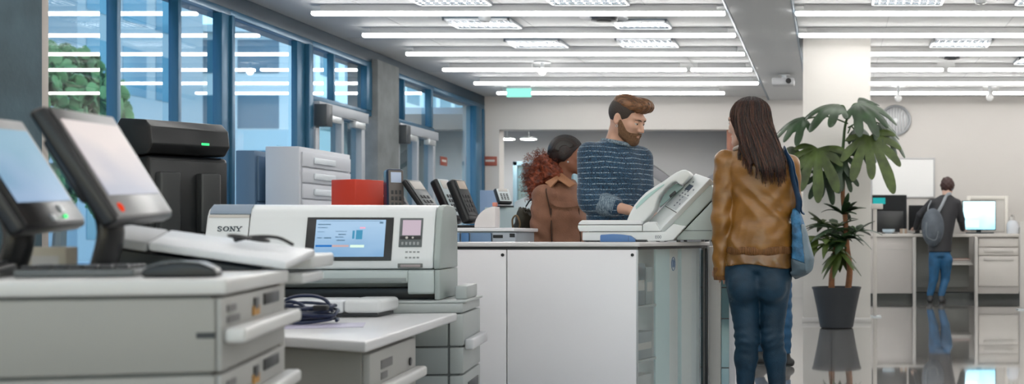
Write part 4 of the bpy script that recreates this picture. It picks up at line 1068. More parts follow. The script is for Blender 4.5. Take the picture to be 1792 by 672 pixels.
# tray plate under the printer
bm = B(); box(bm, (-PW, -.015, 0), (.10, PD + .0, .010), .003); box(bm, (.045, .06, .0105), (.09, .30, .062), .006); obj('tray_plate', bm, M_gp, t)
M_pr = mat('printer_white', (.72, .75, .77), .3); M_prs = mat('printer_side', (.34, .39, .38), .42)
bm = B(); box(bm, (-PW + .02, .10, .0105), (-.03, PD - .01, .054), .004); obj('output_slot', bm, M_black, t)
lowp = [(.0, .076), (-.006, .084), (-.006, .118), (.0, .124), (.015, .127), (PD, .127), (PD, .056), (.12, .056), (.08, .076)]
lowe = [(.0, .034), (-.006, .042), (-.006, .118), (.0, .124), (.015, .127), (PD, .127), (PD, .056), (.12, .034)]
bm = B(); poly(bm, [(-PW, y, z) for y, z in lowp], (PW - .115, 0, 0), .004, 2); poly(bm, [(-.1155, y, z) for y, z in lowe], (.0955, 0, 0), .004, 2); obj('lower_body', bm, mat('printer_grey', (.46, .52, .52), .38), t)
bm = B(); poly(bm, [(-.019, y, z) for y, z in [(-.002, .012), (-.004, .125), (PD + .002, .125), (PD + .002, .012)]], (.020, 0, 0), .004, 2); obj('end_foot', bm, M_prs, t)
bm = B(); box(bm, (-PW + .01, -.0085, .082), (-.12, -.0062, .096), .001); obj('seam', bm, mat('seam_grey', (.25, .28, .28), .5), t)
up = [(.0, .130), (-.003, .165), (.045, .325), (.062, .352), (.095, .368), (.16, .374), (.28, .372), (.345, .352), (.372, .30), (PD, .130)]
bm = B(); poly(bm, [(-PW, y, z) for y, z in up], (PW - .024, 0, 0), .008, 3); obj('upper_body', bm, M_pr, t)
up2 = [(y - .002 if y < .2 else y + .002, z + (.002 if z > .2 else -.002)) for y, z in up]
bm = B(); poly(bm, [(-.0225, y, z) for y, z in up2], (.0235, 0, 0), .005, 3); obj('end_cover', bm, M_prs, t)
# parts on the sloped front: s along x (from left end), q up the slope
S0, S1 = Vector((0, -.003, .165)), Vector((0, .045, .325)); sl = (S1 - S0); Ls = sl.length; ez = sl / Ls; ey = Vector((0, -ez.z, ez.y))
Ms = Matrix.Translation((-PW, S0.y, S0.z)) @ Matrix(((1, 0, 0, 0), (0, -ey.y, ez.y, 0), (0, -ey.z, ez.z, 0), (0, 0, 0, 1)))   # x right, y into body, z up the slope
bm = B(); box(bm, (.355, -.003, -.005), (.665, -.0003, Ls - .002), .001, M=Ms); bz = obj('screen_bezel', bm, M_black, t)
bm = B(); box(bm, (.388, -.0042, .010), (.637, -.0032, Ls - .012), M=Ms); obj('screen', bm, screen('printer_screen', (.22, .40, .62), (.38, .56, .76), .56), bz, 0)
M_ui = mat('ui_ink', (.10, .22, .36), .3); 
bm = B()
for x0_, x1_, z0_, z1_ in ((.395, .44, .134, .138), (.395, .43, .122, .125), (.395, .42, .106, .108), (.395, .412, .082, .085), (.42, .445, .081, .086), (.46, .50, .108, .110), (.47, .497, .095, .099), (.46, .49, .085, .088), (.465, .495, .072, .076), (.615, .628, .140, .147), (.40, .62, .149, .1505)):
    box(bm, (x0_, -.0047, z0_), (x1_, -.0043, z1_), M=Ms)
obj('screen_text', bm, M_ui, bz)
bm = B(); box(bm, (.392, -.0047, .048), (.45, -.0043, .056), M=Ms); obj('status_bar', bm, emis('ui_blue', (.02, .12, .35), .8), bz)
bm = B(); box(bm, (.451, -.0047, .048), (.51, -.0043, .056), M=Ms); obj('progress_bar', bm, emis('ui_brown', (.38, .28, .28), .8), bz)
bm = B(); box(bm, (.515, -.0047, .046), (.565, -.0043, .056), M=Ms); obj('ok_button', bm, emis('ui_lime', (.50, .66, .55), .8), bz)
bm = B(); box(bm, (.520, -.0047, .080), (.528, -.0043, .112), M=Ms); box(bm, (.533, -.0047, .078), (.556, -.0043, .114), M=Ms); obj('picture_icon', bm, emis('ui_dark', (.05, .20, .32), .8), bz)
bm = B(); box(bm, (.545, -.0047, .120), (.565, -.0043, .126), M=Ms); obj('red_text', bm, emis('ui_red', (.6, .3, .4), .8), bz)
# small panel
bm = B(); box(bm, (.688, -.003, .048), (.772, -.0003, Ls - .004), .001, M=Ms); sp_ = obj('side_panel', bm, mat('panel_grey', (.10, .115, .12), .35), t)
bm = B(); box(bm, (.699, -.0042, .094), (.765, -.0032, Ls - .013), M=Ms); obj('display', bm, emis('mauve_display', (.40, .33, .38), .75), sp_)
bm = B(); box(bm, (.692, -.0042, .078), (.768, -.0032, .091), M=Ms); obj('button_strip', bm, M_black, sp_)
bm = B(); ball(bm, (.716, -.0042, .0845), (.005, .0015, .005), M=Ms); obj('button', bm, M_white, sp_); bm = B(); ball(bm, (.738, -.0042, .0845), (.004, .0015, .004), M=Ms); obj('button', bm, M_white, sp_)
bm = B()
for i in range(5): box(bm, (.698 + i * .014, -.0044, .056), (.706 + i * .014, -.0031, .068), .0005, M=Ms)
obj('key_row', bm, mat('key_grey', (.3, .32, .33), .4), sp_)
bm = B()
for i in range(4):
    for j in range(2): box(bm, (.714 + i * .014, -.0018, .004 + j * .022), (.723 + i * .014, -.0002, .010 + j * .022), .0005, M=Ms)
obj('printed_icon', bm, mat('icon_grey', (.25, .27, .28), .5), t)
bm = B(); box(bm, (.688, -.0045, -.035), (.778, -.0013, -.018), .002, M=Matrix.Translation((-PW, -.001, .168))); obj('card_slot', bm, mat('slot_grey', (.12, .13, .13), .4), t)
bm = B(); box(bm, (.698, -.0056, -.031), (.770, -.0047, -.022), .001, M=Matrix.Translation((-PW, -.001, .168))); obj('slot_lip', bm, mat('slot_pink', (.35, .30, .30), .4), t)
# left section: seam, strip and lettering
bm = B(); box(bm, (.150, -.0012, .0), (.153, .0002, Ls + .012), M=Ms); obj('panel_seam', bm, M_dark, t)
bm = B(); box(bm, (.008, -.0022, Ls - .004), (.149, .001, Ls + .006), .0005, M=Ms); obj('bright_strip', bm, M_white, t)
bm = B(); poly(bm, [(-PW + .01, .0475, .3345), (-PW + .01, .0605, .3555), (-PW + .01, .090, .3695), (-PW + .01, .088, .3715), (-PW + .01, .0585, .358), (-PW + .01, .045, .336)], (.142, 0, 0)); obj('blue_strip', bm, mat('strip_bluegrey', (.22, .28, .36), .35), t)
# slab serif lettering
def letters(parent):
    bm = B(); th = .0018; hh = .026
    def bar(x0, z0, x1, z1, w):
        a, b = Vector((x0, -.0022, z0)), Vector((x1, -.0022, z1)); d = (b - a).normalized(); n = Vector((-d.z, 0, d.x)) * w / 2
        poly(bm, [a + n, b + n, b - n, a - n], (0, .0020, 0))
    def serif(x, z, w=.012): bar(x - w / 2, z, x + w / 2, z, .0028)
    x = 0
    # S
    P = [(.017, .020), (.013, .0245), (.008, .0255), (.003, .0225), (.003, .0175), (.008, .0140), (.013, .0115), (.0175, .0080), (.0165, .003), (.011, .0005), (.006, .001), (.002, .0055)]
    for a, b in zip(P, P[1:]): bar(a[0], a[1], b[0], b[1], .0045)
    bar(.0175, .018, .0175, .0255, .0022); bar(.002, .0005, .002, .008, .0022)
    # O
    x = .025
    n_ = 24
    for i in range(n_):
        a0, a1 = 2 * math.pi * i / n_, 2 * math.pi * (i + 1) / n_; wv = .0028 + .0032 * abs(math.cos((a0 + a1) / 2))
        bar(x + .0125 + .0105 * math.cos(a0), .013 + .0118 * math.sin(a0), x + .0125 + .0105 * math.cos(a1), .013 + .0118 * math.sin(a1), wv)
    # N
    x = .054
    bar(x + .004, 0, x + .004, hh, .0030); bar(x + .003, hh - .001, x + .020, .001, .0058); bar(x + .020, 0, x + .020, hh, .0030)
    serif(x + .004, .001); serif(x + .003, hh - .001, .009); serif(x + .020, hh - .001)
    # Y
    x = .080
    bar(x + .003, hh - .001, x + .0125, .011, .0055); bar(x + .0225, hh - .001, x + .0125, .011, .0030); bar(x + .0125, 0, x + .0125, .012, .0050)
    serif(x + .003, hh - .001); serif(x + .0225, hh - .001, .010); serif(x + .0125, .001, .013)
    bmesh.ops.transform(bm, matrix=Ms @ Matrix.Translation((.042, .0, .110)) @ Matrix.Diagonal((.80, 1, .72, 1)), verts=bm.verts)
    obj('lettering', bm, mat('letter_dark', (.05, .07, .09), .4), parent, 0)
letters(t)
# ================================================================== PEOPLE
def hmat(name, a, b, rough=.35, sc=(60, 60, 3), bump=.5):
    return mat(name, a, rough, bump=bump, bscale=1.6, vscale=1.6, stretch=sc, color2=b, spec=.5)
M_iris = mat('iris', (.03, .02, .015), .1); M_eye = mat('eye_white', (.65, .62, .60), .15)
def skin(name, c):
    if name in _M: return _M[name]
    m = mat(name, c, .5, bump=.03, bscale=140, var=.07, vscale=14)
    b = [n for n in m.node_tree.nodes if n.type == 'BSDF_PRINCIPLED'][0]
    b.inputs['Subsurface Weight'].default_value = .12; b.inputs['Subsurface Radius'].default_value = (.012, .005, .003)
    return m

class Head:
    """head-local frame: faces -y, up +z, x to the person's left"""
    def __init__(s, c, yaw, pitch=0.0, roll=0.0, k=1.0):
        s.c = np.array(c, dtype=np.float32); s.k = k
        s.Rm = rotz(yaw) @ rotx(pitch) @ roty(roll)
    def loc(s, P): return ((P - s.c) @ s.Rm) / s.k
    def w(s, p): return s.c + s.k * (s.Rm @ np.array(p, dtype=np.float32))
    def M(s):
        m = Matrix([[float(v) for v in r] for r in s.Rm]).to_4x4()
        return Matrix.Translation([float(v) for v in s.c]) @ m @ Matrix.Scale(s.k, 4)
    def f(s, P):
        q = s.loc(P)
        d = ell(q, (0, .014, .030), (.076, .096, .086))
        d = smin(d, ell(q, (0, -.028, -.030), (.060, .066, .082)), .03)
        d = smin(d, rc(q, (.050, .002, -.055), (.014, -.070, -.098), .020, .018), .03)
        d = smin(d, rc(q, (-.050, .002, -.055), (-.014, -.070, -.098), .020, .018), .03)
        d = smin(d, ell(q, (0, -.076, -.100), (.024, .020, .018)), .022)
        d = smin(d, ell(q, (.036, -.068, -.022), (.024, .022, .018)), .022); d = smin(d, ell(q, (-.036, -.068, -.022), (.024, .022, .018)), .022)
        d = smin(d, ell(q, (0, -.078, .026), (.056, .022, .012)), .022)
        for x in (-.031, .031): d = smax(d, -ell(q, (x, -.102, .002), (.017, .018, .011)), .012)
        d = smin(d, rc(q, (0, -.092, .008), (0, -.113, -.034), .0075, .011), .013)
        for x in (-.012, .012): d = smin(d, ell(q, (x, -.101, -.038), (.008, .010, .0075)), .008)
        d = smin(d, ell(q, (0, -.094, -.062), (.022, .010, .0062)), .006); d = smin(d, ell(q, (0, -.092, -.073), (.019, .010, .0068)), .006)
        d = smax(d, -ell(q, (0, -.104, -.0672), (.023, .008, .0018)), .004)
        for x in (-1, 1):
            e = ell(q, (x * .078, .012, -.008), (.010, .020, .032)); e = smax(e, -ell(q, (x * .088, .008, -.006), (.008, .012, .020)), .008)
            d = smin(d, e, .010)
        return d * s.k
    def features(s, parent, brow=None, lid=None, slit=.0015):
        for x in (-.031, .031):
            bm = B(); ball(bm, (x, -.0790, .0010), .0132, M=s.M()); e = obj('eye', bm, M_eye, parent, 180)
            bm = B(); ball(bm, (x, -.0882, -.0025), (.0058, .0046, .0058), M=s.M()); obj('iris', bm, M_iris, e, 180)
            bm = B(); ball(bm, (x, -.0788, .0010), .0142, u=24, v=20)
            for v in bm.verts: v.co.z = max(v.co.z, slit)
            bmesh.ops.transform(bm, matrix=s.M(), verts=bm.verts); obj('eyelid', bm, lid or parent.data.materials[0], e, 60)
            bm = B(); tube(bm, [s.M() @ Vector((x + t * .0125, -.0935 + .0065 * t * t, slit - .0006)) for t in (-1, -.5, 0, .5, 1)], [.0006 * s.k, .0010 * s.k, .0012 * s.k, .0010 * s.k, .0006 * s.k], 6); obj('eyelashes', bm, M_black, e, 180)
            if brow:
                bm = B(); sg = 1 if x > 0 else -1
                tube(bm, [s.M() @ Vector((sg * a, y, z)) for a, y, z in ((.012, -.0995, .0165), (.025, -.099, .0205), (.038, -.092, .0215), (.049, -.081, .017))], [.0030 * s.k, .0042 * s.k, .0036 * s.k, .0018 * s.k], 8, flat=.5); obj('eyebrow', bm, brow, parent, 180)

def hand_f(P, w, d, n, k=1.0, curl=.5, spread=1.0, thumb=1):
    """palm and five bent fingers: w wrist, d along the hand, n the way the fingers curl"""
    w, d, n = [np.array(v, dtype=np.float32) for v in (w, d, n)]
    d = d / np.linalg.norm(d); n = n - d * float(n @ d); n = n / np.linalg.norm(n); sd = np.cross(n, d) * thumb
    D = None; offs = [.030, .010, -.010, -.029]; L = [(.040, .025, .020), (.045, .029, .022), (.042, .027, .021), (.033, .020, .018)]
    for o in offs:
        e = rc(P, w + sd * o * .55 * k, w + (d * .088 + sd * o) * k, .015 * k, .0115 * k)
        D = e if D is None else smin(D, e, .014)
    for o, ls in zip(offs, L):
        p = w + (d * .088 + sd * o) * k; a = curl * .7; r0 = .0092 * k
        for i, l in enumerate(ls):
            dv = d * math.cos(a) + n * math.sin(a) + sd * o * 1.2 * spread; q = p + dv * l * k
            D = smin(D, rc(P, p, q, r0, r0 * .90), .005); p = q; r0 *= .90; a += curl
    p = w + (d * .022 + sd * .026) * k; q = p + (d * .030 + sd * .026 + n * .012) * k; r_ = q + (d * .028 + sd * .006 + n * .014) * k; t = r_ + (d * .022 - sd * .002 + n * .010) * k
    D = smin(D, rc(P, p, q, .014 * k, .0115 * k), .012); D = smin(D, rc(P, q, r_, .0105 * k, .0095 * k), .005); D = smin(D, rc(P, r_, t, .0095 * k, .0082 * k), .005)
    return D
def shoe(name, toe, heel, ankle, m, parent, h=.008, top=.10):
    toe, heel, ankle = [np.array(v, dtype=np.float32) for v in (toe, heel, ankle)]
    def f(P):
        d = rc(P, heel + (0, 0, .032), toe + (0, 0, .028), .036, .030)
        d = smin(d, rc(P, heel + (0, 0, .04), ankle, .036, .034), .03); d = smin(d, rc(P, (heel * .5 + toe * .5) + np.array((0, 0, .045), dtype=np.float32), ankle, .030, .030), .03)
        d = np.maximum(d, .001 - P[:, 2]); return np.maximum(d, P[:, 2] - top)
    lo = np.minimum(toe, heel) - .08; hi = np.maximum(toe, heel) + .08; lo[2] = -.012; hi[2] = top + .03
    o = implicit(name, f, lo, hi, h, m, parent)
    bm = B(); dv = Vector([float(v) for v in (toe - heel)]); 
    a, b = Vector([float(v) for v in heel]), Vector([float(v) for v in toe])
    tube(bm, [(a.x, a.y, .008), (b.x, b.y, .008)], [.034, .030], 14, flat=None)
    for v in bm.verts: v.co.z = .001 if v.co.z < .008 else .010
    obj('sole', bm, M_black, o); return o
def folds(P, sx, sy, sz, ph=0.0):
    return np.sin(P[:, 0] * sx + P[:, 2] * sz + 1.7 * np.sin(P[:, 2] * sz * .6 + ph) + ph) * np.sin(P[:, 1] * sy + P[:, 2] * sz * .8 + ph * 2)

def sweep(f, hd, n, th0, th1, xs, cols, parent, seed, c0=(0, .02, .02), K=22, r=.0011, lift=.0006, tilt=0.0):
    """combed strands over a head: each runs front to back, laid onto the surface f"""
    rnd = random.Random(seed); x0 = np.array([rnd.uniform(-1, 1) for _ in range(n)]); jt = np.array([rnd.uniform(0, 6.28) for _ in range(n)])
    a0 = np.array([R(th0) + rnd.uniform(0, .25) for _ in range(n)]); a1 = np.array([R(th1) - rnd.uniform(0, .4) for _ in range(n)]); P_ = []
    cw = hd.w(c0)
    for k in range(K):
        t = k / (K - 1); th = a0 + (a1 - a0) * t; lx_ = x0 * xs + tilt * (t - .5) + .03 * np.sin(jt + t * 4)
        dl = np.stack([lx_, -np.cos(th), np.sin(th)], 1); dl /= np.linalg.norm(dl, axis=1)[:, None]
        dw = (dl @ hd.Rm.T).astype(np.float32); p = (cw + dw * .24 * hd.k).astype(np.float32)
        for _ in range(40): p = (p - dw * np.clip(f(p) - lift, -.01, .03)[:, None] * .8).astype(np.float32)
        P_.append(p)
    P_ = np.array(P_)
    for ci, (m_, frac) in enumerate(cols):
        bm = B()
        for s_ in range(n):
            if s_ % len(cols) != ci: continue
            q = [Vector([float(v) for v in P_[k, s_]]) for k in range(K)]; e = K
            for k in range(1, K):
                if (q[k] - q[k - 1]).length > .05: e = k; break
            if e > 5: tube(bm, q[:e], [r * frac * (.5 + .5 * math.sin(math.pi * (k + .5) / e)) for k in range(e)], 4)
        obj('hair_strands', bm, m_, parent, 180)

# ------------------------------------------------------------------ standing woman seen from behind
WO = (-.383, 5.68, 0.0)
W = thing('person', 'long haired woman in tan jacket and blue jeans standing at the counter, back turned', 'person', WO, group=None)
wx = lambda px: (px - 1320) / 352.0
wz = lambda py: .9 + (415 - py) / 352.0
TY = R(188)
hw = Head((wx(1309), .0, wz(214)), R(241), R(4), 0, .98)
torsoW = [(wz(478), wx(1327), .0, .165, .115), (wz(455), wx(1328), .0, .166, .118), (wz(425), wx(1330), 0, .150, .108), (wz(390), wx(1332), 0, .140, .100), (wz(350), wx(1333), 0, .146, .104), (wz(310), wx(1331), 0, .155, .105), (wz(285), wx(1327), 0, .150, .095), (wz(268), wx(1320), 0, .105, .070), (wz(258), wx(1314), -.0, .060, .055)]
LS, LE, LW = (wx(1272), 0, wz(284)), (wx(1263), -.01, wz(382)), (wx(1262), .02, wz(478))
RS, RE, RW = (wx(1379), .02, wz(290)), (wx(1384), .10, wz(366)), (wx(1362), .26, wz(325))
LH, LK, LA = (wx(1300), 0, wz(486)), (wx(1308), -.02, wz(592)), (wx(1303), .03, .085)
RH, RK, RA = (wx(1354), .01, wz(486)), (wx(1350), .01, wz(592)), (wx(1361), .06, .085)
def legsW(P, o=0.0):
    d = chain(P, [LH, LK, ((LK[0] + LA[0]) / 2 , .0, .30), LA], [.090 + o, .056 + o, .054 + o, .038 + o], .03)
    d = smin(d, chain(P, [RH, RK, ((RK[0] + RA[0]) / 2, .04, .30), RA], [.090 + o, .055 + o, .053 + o, .038 + o], .03), .012)
    return d
def bodyW(P):
    d = hw.f(P)
    d = smin(d, rc(P, (hw.c[0] + .010, .020, hw.c[2] - .06), (wx(1316), .0, wz(268)), .046, .052), .03)
    d = smin(d, loft(P, torsoW, TY, -.012), .03)
    for a, b, c in ((LS, LE, LW), (RS, RE, RW)): d = smin(d, chain(P, [a, b, c], [.046, .034, .024], .02), .02)
    d = smin(d, legsW(P, -.006), .03)
    d = smin(d, hand_f(P, (LW[0], LW[1] + .02, LW[2] + .022), (.05, .98, -.12), (.05, 0, -1), .92, .75, .6, -1), .012)
    d = smin(d, hand_f(P, RW, (-.5, .15, .8), (0, -1, .1), .92, .9, .6, 1), .012)
    return d
sk_l = skin('fair_skin', (.60, .39, .31))
bw = implicit('body', bodyW, (-.30, -.22, -.0), (.32, .40, 1.62), .006, sk_l, W)
hw.features(bw, brow=mat('brow_dark', (.03, .018, .012), .6))
for nm, a, s_ in (('shoe', LA, -1), ('shoe', RA, 1)): shoe('shoe', (a[0] + .02 * s_, a[1] + .16, 0), (a[0], a[1] - .025, 0), (a[0], a[1], .09), mat('shoe_black', (.02, .02, .022), .4), W)
def jeansW(P):
    d = smin(legsW(P, .0), loft(P, [r for r in torsoW[:3]], TY, -.004), .03)
    d = smin(d, ell(P, (wx(1303), -.075, wz(500)), (.075, .065, .085)), .03); d = smin(d, ell(P, (wx(1351), -.070, wz(500)), (.075, .065, .085)), .03)
    k = np.exp(-((P[:, 2] - wz(592)) / .06) ** 2) + .35
    d = d + .0030 * k * np.sin(P[:, 2] * 150 + 3 * np.sin(P[:, 0] * 30)) * np.sin(P[:, 0] * 40 + P[:, 1] * 25 + P[:, 2] * 14)
    return np.maximum(np.maximum(d, .075 - P[:, 2]), P[:, 2] - wz(440))
M_jean = mat('blue_jeans', (.0012, .027, .058), .6, bump=.25, bscale=220, var=.3, vscale=9)
jw = implicit('jeans', jeansW, (-.27, -.22, .04), (.30, .22, .90), .0065, M_jean, W)
for x in (wx(1303), wx(1352)):
    pass
# satin blouse showing under the jacket
def blouse(P):
    d = loft(P, [(wz(474), wx(1328), -.008, .170, .128), (wz(455), wx(1329), -.005, .166, .125), (wz(430), wx(1330), 0, .155, .115), (wz(400), wx(1331), 0, .145, .105)], TY)
    d = d + .0045 * np.sin(P[:, 0] * 70 + 2 * np.sin(P[:, 2] * 25)) * np.clip((wz(425) - P[:, 2]) / .12, 0, 1)
    return np.maximum(d, wz(466) + .012 * np.sin(P[:, 0] * 16 + 2) - P[:, 2])
implicit('blouse', blouse, (-.25, -.25, .70), (.28, .25, .96), .006, mat('satin_bronze', (.19, .090, .022), .22, var=.3, vscale=9, spec=.8), W)
def jacketW(P):
    rows = [(wz(441), wx(1329), -.004, .158, .122), (wz(425), wx(1330), -.004, .163, .125), (wz(405), wx(1332), -.003, .155, .120), (wz(380), wx(1333), 0, .152, .112)] + [(z, x, y, rx + .006, ry + .008) for z, x, y, rx, ry in torsoW[4:]]
    d = loft(P, rows, TY)
    d = smin(d, chain(P, [LS, LE, (LW[0], LW[1] - .005, LW[2])], [.064, .050, .041], .02), .013)
    d = smin(d, chain(P, [RS, RE, RW], [.062, .050, .040], .02), .030)
    wgt = np.clip((wz(300) - P[:, 2]) / .2, .25, 1)
    diag = np.sin(P[:, 0] * 26 + P[:, 2] * 19 + 1.3 * np.sin(P[:, 2] * 17 + P[:, 0] * 9) + .6)
    wgt = wgt * np.where(P[:, 0] < wx(1281), .35, 1.0)
    d = d - .0055 * wgt * (1 - 2 * np.abs(diag) ** 1.4) - .0010 * wgt * (1 - 2 * np.abs(np.sin(P[:, 0] * 44 - P[:, 2] * 37 + 2.2 * np.sin(P[:, 0] * 21 + P[:, 2] * 8))))  - .0022 * np.sin(P[:, 2] * 62 - P[:, 0] * 35 + 2 * np.sin(P[:, 0] * 22))
    arm = np.exp(-((P[:, 0] - wx(1262)) / .045) ** 2)
    d = d - .0016 * arm * np.sin(P[:, 2] * 85 + 4 * np.sin(P[:, 2] * 11)) * np.clip((wz(360) - P[:, 2]) / .1, 0, 1)
    nk = ell(P, (wx(1308), -.0, wz(246)), (.066, .070, .055))
    d = np.maximum(d, -nk)
    # hem, and cut below cuffs
    d = np.maximum(d, np.where(P[:, 0] < wx(1279), wz(487) - P[:, 2], wz(441) - P[:, 2]))
    return d
M_tan = mat('tan_satin', (.25, .110, .018), .36, bump=.22, bscale=1.0, stretch=(14, 14, 30), var=.22, vscale=.5, spec=.7)
jk = implicit('jacket', jacketW, (-.30, -.24, .66), (.32, .36, 1.38), .006, M_tan, W)
M_rib = mat('ribbed_tan', (.17, .068, .015), .55, bump=.8, bscale=1.0, stretch=(170, 170, 4), var=.3, vscale=1.0)
def hemW(P):
    d = loft(P, [(wz(449), wx(1329), -.004, .158, .124), (wz(438), wx(1329), -.004, .161, .126), (wz(428), wx(1330), -.004, .163, .126)], TY, .002)
    d = d - .0018 * np.sin(np.arctan2(P[:, 1], P[:, 0] - wx(1329)) * 90)
    return np.maximum(np.maximum(d, wz(450) - P[:, 2]), P[:, 2] - wz(431))
implicit('ribbed_hem', hemW, (-.22, -.18, .78), (.26, .18, .88), .0045, M_rib, jk)
def cuffW(P):
    d = rc(P, (LW[0], LW[1] - .006, wz(466)), (LW[0], LW[1] - .004, wz(490)), .0415, .039)
    return np.maximum(np.maximum(d, wz(490) - P[:, 2]), P[:, 2] - wz(467))
implicit('cuff', cuffW, (LW[0] - .06, -.08, .66), (LW[0] + .06, .10, .78), .0045, M_rib, jk)
# white collar edge
bm = B(); tube(bm, [(wx(1308) + .064 * math.cos(a), .068 * math.sin(a) - .002, wz(259) + .012 * math.cos(a * 1 + .6)) for a in [i * 2 * math.pi / 28 for i in range(28)]], .011, 8, True, ); obj('collar', bm, mat('pale_lace', (.50, .44, .40), .6, bump=.5, bscale=180), W, 180)
# long hair
hc = hw.c
def hairW(P):
    q = hw.loc(P)
    d = ell(q, (0, .018, .036), (.088, .107, .092)) * hw.k
    face = ell(q, (0, -.086, -.030), (.060, .050, .085)) * hw.k
    d = smax(d, -face, .012)
    # falling mass, widening to the back
    fall = loft(P, [(wz(316), wx(1352), -.130, .050, .022), (wz(300), wx(1350), -.126, .075, .034), (wz(280), wx(1344), -.115, .088, .042), (wz(262), wx(1336), -.098, .094, .050), (wz(240), wx(1326), -.060, .098, .066), (wz(215), wx(1318), -.020, .094, .085), (wz(195), wx(1314), 0, .080, .085)], R(10))
    fall = smax(fall, -ell(q, (0, -.092, -.040), (.060, .060, .075)) * hw.k, .012)
    d = smin(d, fall, .025)
    # front strand beside the cheek
    d = smin(d, chain(P, [hw.w((-.070, -.040, .04)), hw.w((-.080, -.045, -.03)), (wx(1302), -.085, wz(262)), (wx(1318), -.128, wz(290))], [.020, .018, .016, .010], .02), .02)
    a = np.arctan2(P[:, 1] - hc[1] - .03, P[:, 0] - hc[0] - .02 - np.clip(hc[2] - P[:, 2], 0, .4) * .28)
    d = d - .0028 * np.sin(a * 34 + 2.5 * np.sin(P[:, 2] * 14)) - .0014 * np.sin(a * 77 + 3 * np.sin(P[:, 2] * 21 + 1))
    tip = np.interp(P[:, 0], [wx(1310), wx(1345), wx(1378)], [wz(292), wz(308), wz(320)]).astype(np.float32) + .014 * np.sin(P[:, 0] * 190) + .016 * np.sin(P[:, 0] * 71 + 1)
    return np.maximum(d, tip - P[:, 2])
M_hw = hmat('dark_brown_hair', (.006, .0028, .0022), (.026, .009, .006), .50, (70, 70, 3), .5)
hwo = implicit('hair', hairW, (-.20, -.26, 1.14), (.22, .16, 1.62), .0042, M_hw, W)
# fine strands lying on the hair from crown to tips
rnd = random.Random(21); NS, NK = 560, 26
az = np.array([rnd.uniform(R(160), R(390)) for _ in range(NS)]); jit = np.array([rnd.uniform(0, 6.28) for _ in range(NS)]); zend = np.array([wz(rnd.uniform(292, 322)) for _ in range(NS)])
pts = []
for k in range(NK):
    f = k / (NK - 1); z = (wz(177) - .01) * (1 - f) + zend * f; z = wz(177) - .004 - (wz(177) - .004 - zend) * f ** 1.25
    drop = np.clip(hc[2] - z, 0, .4); cx = hc[0] + .012 + drop * .30; cy = hc[1] + .005 - drop * .16
    wob = az + .05 * np.sin(jit + f * 5)
    dirx, diry = np.cos(wob), np.sin(wob) * .8
    p = np.stack([cx + dirx * .20, cy + diry * .20, z], 1).astype(np.float32); dv = np.stack([-dirx, -diry, np.zeros(NS)], 1)
    for _ in range(40):
        d = hairW(p); p = (p + dv * np.clip(d, -.01, .03)[:, None] * .8).astype(np.float32)
    pts.append(p)
pts = np.array(pts)
for ci, (cn, cc) in enumerate((('strand_dark', (.006, .003, .0025)), ('strand_red', (.065, .018, .010)), ('strand_brown', (.12, .050, .026)))):
    bm = B()
    for s_ in range(NS):
        if (s_ * 7 % 10 < 5, 5 <= s_ * 7 % 10 < 8, s_ * 7 % 10 >= 8)[ci]:
            q = [Vector([float(v) for v in pts[k, s_]]) for k in range(NK)]
            m_ = len(q)
            for k in range(1, NK):
                if (q[k] - q[k - 1]).length > .06: m_ = k; break
            q = q[:m_]
            for x_ in range(4): q.append(q[-1] + Vector((.0015 * math.sin(s_), -.0025, -.011)))
            m_ += 4
            if m_ > 10: tube(bm, q[:m_], [.0006 + .0010 * math.sin(math.pi * (k + .3) / m_) for k in range(m_)], 4)
    obj('hair_strands', bm, mat(cn, cc, .38, spec=.4), hwo, 180)
# tote bag on her far shoulder
TB = thing('tote_bag', 'blue denim tote bag with grey lower half hanging from the standing woman\'s shoulder', 'bag', (WO[0] + wx(1396), WO[1] + .02, 0))
tbx = lambda px: (px - 1396) / 352.0
def clothW(P): return np.minimum(np.minimum(jacketW(P), jeansW(P)), blouse(P))
def push(pts, f, dist, off=(0, 0, 0)):
    """lift the points of a strap clear of the clothing under it"""
    out = []
    for p in pts:
        q = np.array(p, dtype=np.float32) + np.array(off, dtype=np.float32)
        for _ in range(12):
            e = .004; S_ = np.array([q] + [q + e * v for v in np.eye(3, dtype=np.float32)], dtype=np.float32); v = f(S_); d = float(v[0])
            if d >= dist: break
            g = (v[1:] - v[0]) / e; n_ = float(np.linalg.norm(g))
            if n_ < 1e-6: break
            q = (q + g / n_ * (dist - d + .0005)).astype(np.float32)
        out.append(Vector([float(v) for v in q - np.array(off, dtype=np.float32)]))
    return out
def bagf(P):
    rows = [(wz(488), tbx(1389), .0, .026, .05), (wz(478), tbx(1396), 0, .056, .085), (wz(464), tbx(1401), 0, .060, .10), (wz(420), tbx(1398), 0, .046, .095), (wz(385), tbx(1393), 0, .034, .085), (wz(364), tbx(1390), 0, .026, .075)]
    d = loft(P, rows, 0, 0, 3.0)
    d = d - .003 * np.sin(P[:, 2] * 55 + 2 * np.sin(P[:, 1] * 40)) * np.sin(P[:, 0] * 50 + P[:, 2] * 30)
    return smax(d, .014 - clothW(P + np.array((wx(1396), .02, 0), dtype=np.float32)), .004)
M_den = mat('denim_blue', (.035, .15, .30), .6, bump=.4, bscale=90, var=.5, vscale=22)
bd = implicit('bag_body', lambda P: np.maximum(bagf(P), .785 - P[:, 2] - .35 * (P[:, 0])), (-.12, -.14, .66), (.12, .14, 1.08), .005, M_den, TB)
M_bg = mat('bag_grey', (.075, .115, .15), .55, bump=.2, bscale=120)
implicit('lower_panel', lambda P: np.maximum(bagf(P) - .0015, P[:, 2] + .35 * P[:, 0] - .786), (-.12, -.14, .64), (.12, .14, .86), .005, M_bg, TB)
